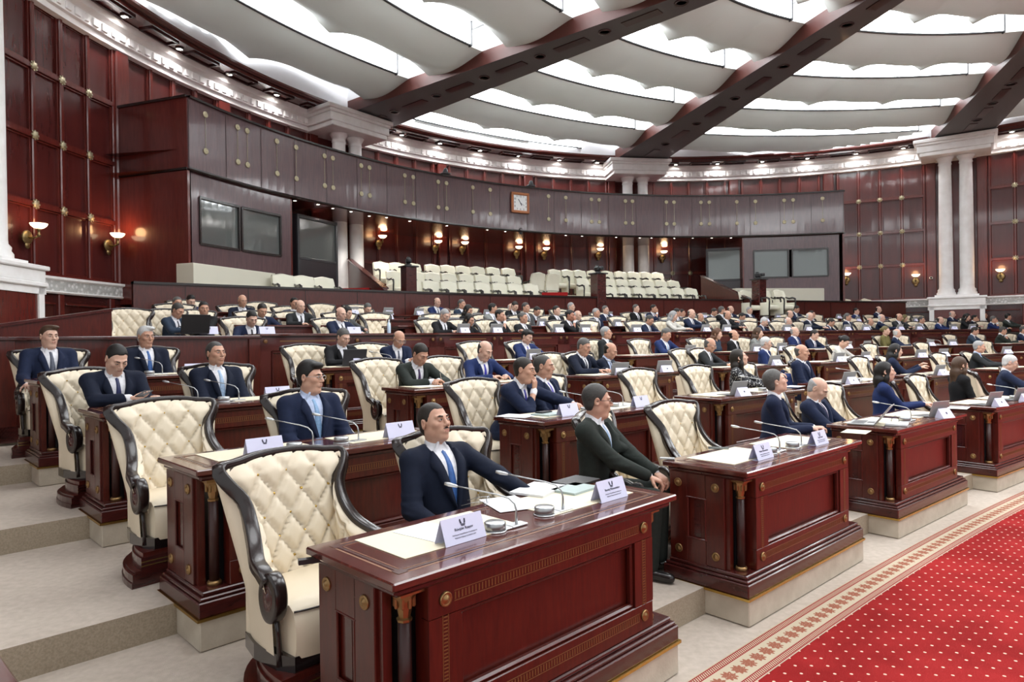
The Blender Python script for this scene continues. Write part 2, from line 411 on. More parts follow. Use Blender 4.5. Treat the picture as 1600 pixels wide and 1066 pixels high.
# --- soffit ring with spotlights
SR=WR-1.05
sf=MB();arcstrip(sf,WC,A_START,A_END,[(SR,10.3),(SR,9.68)],200,2);arcstrip(sf,WC,A_START,A_END,[(SR,9.68),(SR,9.62),(SR+.05,9.56),(SR+.14,9.56),(SR+.14,9.48),(WR-.3,9.48)],200,0)
a=A_START+.02
while a<A_END:
    for q in (-1,1):
        wbox(sf,a+q*.45/WR,SR+.42,9.44,9.48,.05,.34,1);
    wbox(sf,a,SR+.25,9.44,9.48,.9,.05,1);wbox(sf,a,SR+.59,9.44,9.48,.9,.05,1)
    a+=1.5/WR
o=sf.build('ceiling_soffit',['soffit','soffit_line','cove']);tag(o,kind='structure')
spots=[(184,28),(270,79),(348,119),(421,152),(486,177),(598,196),(554,185),(617,216),(678,229),(744,239),(806,247),(869,254),(929,258),(978,252),(1018,253),(1054,260),(1119,259),(1190,255),(1260,251),(1337,243),(1411,235),(1467,220),(1523,212),(1583,211)]
sp0=None
def ordl(i,n,what):return '%s %s counted from the left'%(ordn(i),what)
for i,(px,py) in enumerate(sorted(spots)):
    x,y=atz(px,py,9.44)
    if sp0 is None:
        m=MB();m.lathe([(.10,.02),(.10,0),(.075,-.01),(.075,.02)],n=16,m=0);sp0=m.build('ceiling_spotlight','steel')
        b=MB();b.lathe([(0,.004),(.072,.004)],n=16,m=0);bb=b.build('lamp_lens','lamp_glow',sp0);o=sp0
    else:o=copy_tree(sp0)
    rr_=math.hypot(x-WC[0],y-WC[1])
    if rr_>WR-.6 or rr_<SR+.3:
        a_=ang((x,y),WC);x,y=wp(a_,min(max(rr_,SR+.3),WR-.6))
    l=lamp('spot_beam','SPOT',(x,y,9.40),75,(1,.96,.97),spot_size=2.7,spot_blend=.9,shadow_soft_size=.08)
    o.location=(x,y,9.445);tag(o,'small round recessed spotlight above the cornice, '+ordn(i)+' from the left','spotlight','spotlights round the cornice')
# --- beams
BZ=9.50
BC=(10.7,7.2)
Bs=[((-4.95,22.16),(1.78,16.76),(-4.18,24.06),(4.55,15.55)),((5.16,26.55),(8.21,15.39),(6.69,29.09),(9.12,15.42)),((16.88,27.11),(13.77,17.94),(18.7,26.26),(15.2,18.3))]
def beam_quads():
    out=[]
    for l0,l1,r0,r1 in Bs:
        def ext(p,q,t):return (p[0]+(q[0]-p[0])*t,p[1]+(q[1]-p[1])*t)
        out.append((ext(l0,l1,-.25),ext(l0,l1,1.45),ext(r0,r1,-.25),ext(r0,r1,1.55)))
    # unseen ones, evenly round
    for deg in (0,-40,-85,-130,-175,172):
        a=math.radians(deg);n=(-math.sin(a),math.cos(a));P=[]
        for s in (1,-1):
            for r,hw in ((19 if abs(deg)<100 else 23,1.0),(6,.4)):
                P.append((BC[0]+r*math.cos(a)+s*n[0]*hw,BC[1]+r*math.sin(a)+s*n[1]*hw))
        out.append((P[0],P[1],P[2],P[3]))
    return out
BQ=beam_quads()
for l0,l1,r0,r1 in BQ:
    b=MB();P=[l0,l1,r1,r0]
    b.add([(x,y,BZ) for x,y in P]+[(x,y,10.6) for x,y in P],[(0,3,2,1)],0)
    b.add([(x,y,BZ) for x,y in P]+[(x,y,9.90) for x,y in P],[(0,1,5,4),(2,3,7,6),(1,2,6,5),(3,0,4,7)],1)
    b.add([(x,y,9.9) for x,y in P]+[(x,y,10.6) for x,y in P],[(0,1,5,4),(2,3,7,6),(1,2,6,5),(3,0,4,7)],3)
    L=math.hypot(l1[0]-l0[0],l1[1]-l0[1]);d=math.atan2(l1[1]-l0[1]+r1[1]-r0[1],l1[0]-l0[0]+r1[0]-r0[0])
    for t in np.arange(.14,.9,.115):
        cx=((l0[0]+r0[0])*(1-t)+(l1[0]+r1[0])*t)/2;cy=((l0[1]+r0[1])*(1-t)+(l1[1]+r1[1])*t)/2
        b.box((cx,cy,BZ-.005),(1.0,.26,.03),2,rz=d)
        tt=t+.057;cx=((l0[0]+r0[0])*(1-tt)+(l1[0]+r1[0])*tt)/2;cy=((l0[1]+r0[1])*(1-tt)+(l1[1]+r1[1])*tt)/2
        b.lathe([(.17,.01),(.17,-.02),(.12,-.02),(.12,.0)],(cx,cy,BZ),14,2)
    o=b.build('ceiling_beam',['beam','red_wood','soffit_line','cove']);tag(o,kind='structure')
# --- ceiling plate above everything
p=MB();p.add([wp(2*PI*i/64,WR+.6)+(10.62,) for i in range(64)],[tuple(range(63,-1,-1))],0)
o=p.build('ceiling','cove');tag(o,kind='structure')
m=MB()
for x,y in ((1.5,2.5),(8,4),(4,11),(12,9.5),(-2,10)):
    m.lathe([(2.55,10.6),(2.55,9.36),(2.75,9.36),(2.80,9.45),(2.80,10.6)],(x,y,0),48,0)
o=m.build('ceiling_lamp_rims','beam');tag(o,kind='structure')  # made-up rims housing the added fill lights, out of view
# --- luminous strips and hanging sails, rings about RC
RC=(11.75,7.0)
def line_ring(p,q,r):
    # angle about RC where segment line p->q crosses radius r (outer side)
    dx,dy=q[0]-p[0],q[1]-p[1];fx,fy=p[0]-RC[0],p[1]-RC[1];a=dx*dx+dy*dy;b=2*(fx*dx+fy*dy);c=fx*fx+fy*fy-r*r
    D=b*b-4*a*c
    if D<0:return None
    ts=[(-b-math.sqrt(D))/(2*a),(-b+math.sqrt(D))/(2*a)]
    t=min(ts);return math.atan2(fy+dy*t,fx+dx*t)
order=sorted(range(len(BQ)),key=lambda i:math.atan2(BQ[i][0][1]-RC[1],BQ[i][0][0]-RC[0]))
def wallclear(x,y):return math.hypot(x-WC[0],y-WC[1])<SR-.05
for si in range(len(order)):
    B0=BQ[order[si]];B1=BQ[order[(si+1)%len(order)]]
    front=0
    for ri,r0 in enumerate((23.1,20.1,17.1,14.1,11.1,8.1)):
        def edge(B,r,side):
            c=[line_ring(B[0],B[1],r),line_ring(B[2],B[3],r)];c=[x for x in c if x is not None]
            return c
        def span(r):
            e0=edge(B0,r,0);e1=edge(B1,r,0)
            if not e0 or not e1:return None
            m0=max(e0,key=lambda x:x);m1=min(e1)
            if max(e0)-min(e0)>PI:m0=max(x if x<0 else x-2*PI for x in e0)
            if max(e1)-min(e1)>PI:m1=min(x if x>0 else x+2*PI for x in e1)
            while m1<m0:m1+=2*PI
            return (m0,m1) if m1-m0<PI else None
        sp=span(r0)
        if not sp:continue
        # strip: vertical luminous face; a0 is the right-hand end seen from the hall
        n=36;g=.5/r0;a0,a1=sp[0]+g,sp[1]-.1/r0
        if a1-a0<.03:continue
        pts=[(RC[0]+r0*math.cos(a0+(a1-a0)*i/n),RC[1]+r0*math.sin(a0+(a1-a0)*i/n)) for i in range(n+1)]
        ok=[wallclear(*q) for q in pts]
        if any(ok):
            m=MB();P=[[(x,y,z) for x,y in pts] for z in (9.92,10.55)]
            m.grid(P,0,False,skip=lambda j,i:not(ok[i] and ok[i+1]))
            # thin frame line under it and at the end
            P=[[(RC[0]+(r0+d)*math.cos(a0+(a1-a0)*i/n),RC[1]+(r0+d)*math.sin(a0+(a1-a0)*i/n),z) for i in range(n+1)] for d,z in ((-.02,9.885),(-.02,9.92),(.05,9.92),(.05,9.885),(-.02,9.885))]
            m.grid(P,1,False,skip=lambda j,i:not(ok[i] and ok[i+1]))
            if ok[0]:
                x,y=pts[0];m.box((x,y,10.2),(.12,.03,.68),1,rz=a0)
            o=m.build('ceiling_light_strip',['strip','charcoal']);tag(o,kind='structure')
        # sail
        n=60;m2=16;W=2.15;P=[]
        for j in range(m2+1):
            t=j/m2;r=r0+.03+W*(1-(1-t)**1.15) if t<1 else r0+.03+W
            r=r0+.03+W*t;sp2=span(r)
            if not sp2:sp2=sp
            row=[]
            for i in range(n+1):
                s=i/n;a=sp2[0]+(sp2[1]-sp2[0])*s
                lob=abs(math.sin(3*PI*s));bulge=math.sin(PI*t**1.15)
                z=9.89-(.20+.20*lob)*bulge+(.30-.42*(1-lob)**1.25)*t**2.2-.03*math.sin(6*PI*s)*t
                row.append((RC[0]+r*math.cos(a),RC[1]+r*math.sin(a),z))
            P.append(row)
        okg=lambda j,i:not(all(wallclear(*P[jj][ii][:2]) for jj in (j,j+1) for ii in (i,i+1)))
        m=MB();m.grid(P,0,True,skip=okg)
        if m.f:
            o=m.build('ceiling_sail','sail');tag(o,kind='structure')
# ================================================================ BALCONY
fa0=ang((13.1,26.6),FC);fa1=ang((-7.15,15.25),FC)
bal=empty('balcony_front');tag(bal,kind='structure')
m=MB();arcstrip(m,FC,fa0,fa1,[(FR,5.84),(FR-.02,5.86),(FR-.02,7.45)],90,0);arcstrip(m,FC,fa0,fa1,[(FR+.12,7.45),(FR+.12,5.84)],90,0)
for a in (fa0,fa1):
    x,y=wp(a,FR+.05,FC);m.box((x,y,6.645),(.14,.04,1.61),0,rz=a)
m.build('fascia_panel','fascia',bal)
# vertical joints
m=MB();nj=22
for i in range(nj+1):
    a=fa0+(fa1-fa0)*i/nj;x,y=wp(a,FR-.022,FC);m.box((x,y,6.64),(.012,.012,1.58),0,rz=a)
m.build('fascia_joints','soffit_line',bal)
m=MB();arcstrip(m,FC,fa0,fa1,[(FR-.08,7.45),(FR-.08,7.50),(FR+.18,7.50),(FR+.18,7.45),(FR-.08,7.45)],90,0);m.build('rail_cap','dark_wood_frame',bal)
m=MB();arcstrip(m,FC,fa0,fa1,[(FR-.03,5.80),(FR-.05,5.84),(FR-.03,5.88)],90,0);m.build('lower_moulding','dark_wood_frame',bal)
# gold rosettes with thin lines, placed where the panels meet
ros=[(326,175),(376,198),(391,204),(437,221),(467,231),(511,244),(524,248),(568,259),(581,262),(636,273),(649,277),(688,284),(701,287),(742,292),(769,297),(860,306),(887,308),(927,310),(939,311),(980,313),(991,313),(1044,315),(1056,315),(1098,315),(1111,315),(1154,315),(1183,313),(1228,311),(1242,311),(1288,309)]
m=MB()
for px,_ in ros:
    x,y=circ_ray(px,FC,FR-.03);a=ang((x,y),FC)
    for z in (7.22,6.36):
        mt=Matrix.Translation((x,y,z))@Matrix.Rotation(a,4,'Z')@Matrix.Rotation(-PI/2,4,'Y')
        m.lathe([(0,-.0),(.075,0),(.075,.012),(.05,.02),(.045,.015),(.02,.03),(0,.03)],n=12,mtx=mt)
    m.box((x,y,6.79),(.004,.008,.7),0,rz=a)
m.build('rosette_ornaments','pale_gilt',bal)
for z0,z1,m_ in ((5.84,5.9,'soffit'),):
    m=MB();P=[[],[]]
    for i in range(91):
        a=fa0+(fa1-fa0)*i/90;x,y=wp(a,FR,FC);P[0].append((x,y,5.85));b=ang((x,y),WC);P[1].append(wp(b,WR-.02)+(5.85,))
    m.grid(P,0,False);m.grid([[q[:2]+(6.3,) for q in r] for r in P],0,False,flip=True);m.build('balcony_floor','soffit',bal)
# end faces of the box: left and right
for a,nm in ((fa1,'l'),(fa0,'r')):
    x,y=wp(a,FR,FC);b=ang((x,y),WC);x2,y2=(circ_ray(187,WC,WR-.05) if nm=='l' else wp(b,WR-.05))
    m=MB();cx,cy=(x+x2)/2,(y+y2)/2;L=math.hypot(x2-x,y2-y);d=math.atan2(y2-y,x2-x)
    m.box((cx,cy,6.66),(L,.08,1.64),0,rz=d);m.box((cx,cy,7.48),(L,.14,.06),1,rz=d);m.box((cx,cy,5.84),(L,.12,.05),1,rz=d)
    m.box((cx,cy,4.3),(L,.07,3.0),0,rz=d)
    m.build('end_panel',['mahogany_wall','dark_wood_frame'],bal)
# downlights under the balcony
dl=[(467,313),(497,320),(526,325),(555,330),(577,338),(611,339),(648,344),(703,352),(771,357),(797,360),(891,366),(917,367),(969,369),(1005,370),(1024,370),(1060,370),(1088,370),(1117,370),(1146,370)]
d0=None
for i,(px,py) in enumerate(dl):
    x,y=atz(px,py,5.84);rr=math.hypot(x-FC[0],y-FC[1])
    if rr<FR+.2:
        a=ang((x,y),FC);x,y=wp(a,FR+.35,FC)
    if d0 is None:
        d0=sp0.copy();COL.objects.link(d0)
        c=sp0.children[0].copy();COL.objects.link(c);c.parent=d0;o=d0
    else:o=copy_tree(d0)
    o.location=(x,y,5.845);o.scale=(.6,.6,.6);o.name='balcony_downlight'
    tag(o,'tiny recessed downlight under the balcony, %s from the left'%ordn(i),'spotlight','downlights under the balcony')
for px in (505,548,600,690,790,890,988,1060,1125):
    x,y=circ_ray(px,FC,FR+.9);lamp('downlight_beam','SPOT',(x,y,5.80),130,(1,.93,.86),spot_size=2.0,spot_blend=.8,shadow_soft_size=.05)
# --- booths under both ends of the balcony
def booth(pxs,wins,name):
    A0=ang(circ_ray(pxs[0],FC,FR+.06),FC);A1=ang(circ_ray(pxs[1],FC,FR+.06),FC)
    b=empty(name);tag(b,kind='structure');m=MB()
    lo,hi=min(A0,A1),max(A0,A1)
    W=[(min(a,c),max(a,c)) for a,c in [(ang(circ_ray(w0,FC,FR),FC),ang(circ_ray(w1,FC,FR),FC)) for w0,w1 in wins]]
    W.sort();x0=min(a for a,_ in W);x1=max(c for _,c in W)
    n=14
    arcstrip(m,FC,lo,hi,[(FR+.06,2.6),(FR+.06,4.18)],n,0);arcstrip(m,FC,lo,hi,[(FR+.06,5.27),(FR+.06,5.84)],n,0)
    arcstrip(m,FC,lo,x0,[(FR+.06,4.18),(FR+.06,5.27)],6,0);arcstrip(m,FC,x1,hi,[(FR+.06,4.18),(FR+.06,5.27)],6,0)
    m.build('booth_wall','fascia',b)
    f=MB()
    for a,c in W:
        for z in (4.18,5.27):arcstrip(f,FC,a,c,[(FR+.03,z-.03),(FR+.03,z+.03),(FR+.10,z+.03),(FR+.10,z-.03),(FR+.03,z-.03)],6,0)
        for q in (a,c):
            x,y=wp(q,FR+.06,FC);f.box((x,y,4.725),(.07,.05,1.09),0,rz=q)
    wf=f.build('window_frame','dark_wood_frame',b)
    for a,c in W:
        g=MB();arcstrip(g,FC,a,c,[(FR+.09,4.2),(FR+.09,5.25)],6,0);g.build('pane','glass_dark',wf)
    # side return towards the wall
    q=lo if name=='window_booth_left' else hi
    x,y=wp(q,FR+.06,FC);bb=ang((x,y),WC);x2,y2=wp(bb,WR-.1);r=MB();r.box(((x+x2)/2,(y+y2)/2,4.22),(math.hypot(x2-x,y2-y),.06,3.24),0,rz=math.atan2(y2-y,x2-x));r.build('side_wall','mahogany_wall',b)
    return b
booth((302,458),((318,379),(383,443)),'window_booth_left')
booth((1163,1313),((1180,1234),(1240,1296)),'window_booth_right')
def cabin(p0,p1,z0,z1,gz,name,label):
    """small glazed control cabin: front from p0 to p1"""
    b=empty(name);cx,cy=(p0[0]+p1[0])/2,(p0[1]+p1[1])/2;L=math.hypot(p1[0]-p0[0],p1[1]-p0[1]);d=math.atan2(p1[1]-p0[1],p1[0]-p0[0])
    b.location=(cx,cy,z0);b.rotation_euler=(0,0,d);h=z1-z0
    m=MB();m.box((0,0,(gz-z0)/2),(L,.08,gz-z0),0,ch=.01);
    m.box((-L/2+.02,.9,h/2),(.06,1.8,h),0);m.box((L/2-.02,.9,h/2),(.06,1.8,h),0);m.box((0,.9,h),(L,1.88,.06),0);m.box((0,1.8,h/2),(L,.05,h),0)
    m.build('cabin_body','booth_dark',b)
    m=MB()
    for x in (-L/2+.04,L/2-.04):m.box((x,0,h/2),(.09,.1,h),0,ch=.01)
    for z in (gz-z0,h-.04):m.box((0,0,z),(L,.1,.08),0,ch=.01)
    m.build('frame','charcoal',b);m=MB();m.box((0,0,(gz-z0+h)/2),(L-.16,.012,h-(gz-z0)-.1),0);m.build('pane','glass_dark',b)
    tag(b,label,'control cabin')
p0=circ_ray(466,FC,FR+.7);p1=circ_ray(528,FC,FR+1.0);cabin(p0,p1,2.9,5.55,4.30,'control_cabin','dark glazed cabin under the balcony beside the left white columns')
p0=circ_ray(1105,FC,FR+.9);p1=circ_ray(1162,FC,FR+.5);cabin(p0,p1,2.9,5.45,4.15,'control_cabin','dark glazed cabin under the balcony beside the right window booth')
# --- clock
x,y=circ_ray(816,FC,FR-.09);a=ang((x,y),FC)
ck=empty('wall_clock',(x,y,6.86),a-PI/2);tag(ck,'square wooden wall clock with white face on the balcony front','clock')
m=MB();
for s in (-1,1):m.box((s*.33,0,0),(.10,.07,.76),0,ch=.02);m.box((0,0,s*.33),(.76,.07,.10),0,ch=.02)
m.build('clock_frame','clock_frame',ck);m=MB();m.box((0,.01,0),(.58,.03,.58),0);m.build('clock_dial','clock_face',ck)
def text(s,size,mtx,matn,parent,name='lettering',ext=.001,align='CENTER'):
    c=bpy.data.curves.new(name,'FONT');c.body=s;c.size=size;c.extrude=ext;c.align_x=align;c.align_y='CENTER'
    t=bpy.data.objects.new(name,c);COL.objects.link(t);bpy.context.view_layer.update()
    me=bpy.data.meshes.new_from_object(t);bpy.data.objects.remove(t)
    me.materials.clear();me.materials.append(M[matn]);o=bpy.data.objects.new(name,me);COL.objects.link(o);o.parent=parent;o.matrix_local=mtx
    return o
FACE=Matrix.Rotation(PI/2,4,'X')     # text standing up, read from -Y
TF=Matrix.Rotation(PI,4,'Z')
# the dial faces the hall: local -Y after turning
ck.rotation_euler=(0,0,a+PI/2+PI)
for h in range(12):
    th=math.radians(90-30*(h+1));R_=.235/max(abs(math.cos(th)),abs(math.sin(th)))
    R_=min(R_,.30);text(str(h+1),.10,Matrix.Translation((R_*math.cos(th),-.012,R_*math.sin(th)))@FACE,'ink',ck,'numeral')
for nm,th,L,wd in (('minute_hand',95+30,.16,.022),('hour_hand',-62,.11,.03),('second_hand',-30,.18,.008)):
    m=MB();m.box((0,0,0),(L,.006,wd),0,mtx=Matrix.Translation((0,-.016,0))@Matrix.Rotation(-math.radians(th),4,'Y')@Matrix.Translation((L/2,0,0)));m.build(nm,'ink',ck)
# small fittings on the balcony rail and under the clock
for px,i in ((700,0),(833,1)):
    x,y=circ_ray(px,FC,FR+.02);a=ang((x,y),FC);b=empty('rail_camera',(x,y,7.50),a+PI/2)
    m=MB();m.box((0,0,.06),(.30,.2,.05),0,ch=.01);m.lathe([(.09,.08),(.09,.12),(.07,.2),(.04,.25),(0,.26)],n=12,m=0);m.build('camera_head','charcoal',b)
    m=MB();m.lathe([(0,-.10),(.045,-.10),(.045,-.02)],(0,0,.16),n=10,axis='y',m=0);m.build('lens','black',b)
    tag(b,'small camera on the balcony rail '+('left of the clock','right of the clock')[i],'camera')
x,y=circ_ray(816,FC,FR);b=empty('dome_camera',(x,y,5.80),0);m=MB();m.tube([(0,0,0),(.0,0,.05),(-.05,-.06,.10),(0,-.1,.14),(.05,-.06,.10)],.015,6);m.build('bracket','black',b)
m=MB();m.lathe([(0,-.09),(.05,-.07),(.07,-.02),(.07,.0),(0,.0)],(0,-.02,0),12);m.build('dome','charcoal',b);tag(b,'black dome camera hanging under the balcony clock','camera')
# --- sconces
def sconce(loc,rz,label,group,proto=[None],two=False):
    if proto[0] is None:
        r=empty('wall_sconce')
        m=MB();m.lathe([(0,-.03),(.10,-.03),(.14,-.01),(.14,.01),(.06,.03),(0,.03)],(0,0,0),16,axis='y');m.lathe([(0,-.02),(.06,-.015),(.07,0),(0,.02)],(0,0,-.16),12,axis='y')
        m.tube([(0,-.02,0),(0,-.14,-.02),(0,-.24,.02)],.022,8);m.lathe([(.03,-.05),(.035,0),(.02,.03),(.03,.08),(.055,.11)],(0,-.24,.05),12);m.build('bracket','old_brass',r)
        m=MB();m.lathe([(.03,0),(.09,.02),(.135,.06),(.155,.105),(.15,.105),(.0,.07)],(0,-.24,.16),20);m.build('lamp_shade','sconce_glow',r)
        proto[0]=r;o=r
    else:o=copy_tree(proto[0])
    o.location=loc;o.rotation_euler=(0,0,rz);tag(o,label,'wall lamp',group)
    l=lamp('lamp_light','POINT',(loc[0]+math.sin(rz)*.0,loc[1],loc[2]),7,(1,.55,.25),shadow_soft_size=.12)
    l.location=(0,-.32,.36);l.parent=o;l.data.specular_factor=.12
wl_s=[(45,355,'large bowl wall lamp on the left wall by the marble column'),(172,370,'bowl wall lamp on the left wall beside the balcony end'),(1324,430,'bowl wall lamp just right of the right booth'),(1432,432,'bowl wall lamp left of the white column pair'),(1565,424,'bowl wall lamp right of the white column pair')]
for px,py,lb in wl_s:
    x,y=circ_ray(px,WC,WR-.12);d=math.hypot(x,y);z=CH+( (533-.014*(px-800)-2)-py)*y/FPX-.2
    sconce((x,y,z),ang((x,y),WC)-PI/2,lb,'wall lamps')
gl=[(594,370),(682,378),(724,380),(809,387),(852,389),(937,390),(1037,394)]
for i,(px,py) in enumerate(gl):
    x,y=circ_ray(px,WC,WR-.12);z=CH+((533-.014*(px-800)-2)-py)*y/FPX-.25
    sconce((x,y,z),ang((x,y),WC)-PI/2,'glowing wall lamp under the balcony, %s from the left'%ordn(i),'wall lamps under the balcony')
x,y=circ_ray(1456,WC,WR-.2);b=empty('security_camera',(x,y,CH+(520-433)*y/FPX),ang((x,y),WC)-PI/2);m=MB();m.box((0,-.08,0),(.12,.26,.10),0,ch=.03);m.tube([(0,.12,.0),(0,0,0)],.03,6);m.build('housing','marble',b)
m=MB();m.lathe([(0,-.02),(.04,-.02),(.04,0)],(0,-.21,0),10,axis='y');m.build('lens','black',b);tag(b,'small white security camera on the wall left of the columns','camera')
# ================================================================ FLOORS AND TIERS
def carc(R,y0,y1,n=60):
    """points round C0, y0/y1 = yaw in degrees (row direction)"""
    out=[]
    for i in range(n+1):
        a=math.radians(y0+(y1-y0)*i/n);out.append((C0[0]-R*math.cos(a),C0[1]+R*math.sin(a)))
    return out
def yaw_in(R,m=.3):
    ok=[d/4 for d in range(4*25,4*90) if inside(C0[0]-R*math.cos(math.radians(d/4)),C0[1]+R*math.sin(math.radians(d/4)),m)]
    return min(ok),max(ok)
def tier(R0,R1,z0,z1,y0,y1,name,mats=('carpet_beige','step_face')):
    y0,y1=yaw_in(R0)
    m=MB();A=carc(R0,y0,y1);B=carc(R1,y0,y1)
    m.grid([[p+(z1,) for p in A],[p+(z1,) for p in B]],0,False,flip=True)
    m.grid([[p+(z0,) for p in A],[p+(z1-.02,) for p in A],[(p[0]*1,p[1],z1) for p in A]],1,False,flip=True)
    o=m.build(name,mats,fix=True);tag(o,kind='structure');return o
m=MB();m.add([(-25,-12,-.002),(40,-12,-.002),(40,40,-.002),(-25,40,-.002)],[(0,1,2,3)],0);o=m.build('floor','carpet_beige');tag(o,kind='structure')
def uvarc(name,R0,R1,z,matn,cross,y0=30,y1=80,n=160):
    y0,y1=yaw_in(62.9,.6)
    A=carc(R0,y0,y1,n);B=carc(R1,y0,y1,n);m=MB();m.grid([[p+(z,) for p in A],[p+(z,) for p in B]],0,False)
    me=m.mesh(name,[matn]);uv=me.uv_layers.new(name='UVMap');i=0
    for p in me.polygons:
        for li in p.loop_indices:
            vi=me.loops[li].vertex_index;row=vi//(n+1);c=vi%(n+1);s=math.radians((y1-y0)*c/n)*62.9
            uv.data[li].uv=(s,(row if cross else (0 if row==0 else R0-R1)))
    o=bpy.data.objects.new(name,me);COL.objects.link(o)
    b=bmesh.new();b.from_mesh(me);bmesh.ops.recalc_face_normals(b,faces=b.faces);
    for f in b.faces:
        if f.normal.z<0:f.normal_flip()
    b.to_mesh(me);b.free();return o
o=uvarc('carpet_border',62.95,62.69,.004,'carpet_border',True);tag(o,'patterned cream and red carpet border running along the front desks','carpet border')
o=uvarc('red_carpet',62.69,50.0,.003,'carpet_red',False);tag(o,'red carpet with rows of small pale dots','carpet')
YL,YR=36,84
for k in range(4):
    tier(63.08+VR[k]+.28,63.08+VR[k+1]+.35,FL[k]-.18 if k else 0,FL[k],YL,YR,'floor_tier')
tier(63.08+VR[4]+.02,63.08+VR[5]+.1,FL[3],FL[4],YL,YR,'floor_tier')
for k in range(5,8):tier(63.08+VR[k]+.05,63.08+(VR[k+1] if k<7 else 13.3)+.1,FL[k-1],FL[k],YL,YR,'floor_tier')
# parapet in front of the public gallery
RP=63.08+13.3
m=MB();YE=68.2
def parc(o=0,n=80,y0=47.45,y1=YE):
    out=[]
    for i in range(n+1):
        d=y0+(y1-y0)*i/n;a=math.radians(d);R=63.08+13.5-.0718*(d-47.3)+o;out.append((C0[0]-R*math.cos(a),C0[1]+R*math.sin(a)))
    return out
A=parc(0);B=parc(.14)
m.grid([[p+(z,) for p in A] for z in (FL[7],3.12)],0,False);m.grid([[p+(z,) for p in B] for z in (3.12,2.2)],0,False)
C=parc(-.05);D=parc(.19)
m.grid([[p+(3.12,) for p in C],[p+(3.17,) for p in C],[p+(3.17,) for p in D],[p+(3.12,) for p in D],[p+(3.12,) for p in C]],1,False)
for j in range(0,20):
    x,y=parc(-.004,1,48.2+j,49.2+j)[0];a=math.radians(48.2+j);m.box((x,y,2.4),(.01,.012,1.4),1,rz=PI-a)
o=m.build('wall_gallery_parapet',['mahogany','dark_wood_frame']);tag(o,kind='structure')
# gallery floor
m=MB();A=parc(.1,80,42.6);m.grid([[p+(2.25,) for p in A],[wp(ang(p,WC),WR-.1)+(2.25,) for p in A]],0,False,flip=True)
o=m.build('floor_gallery','carpet_beige');tag(o,kind='structure')
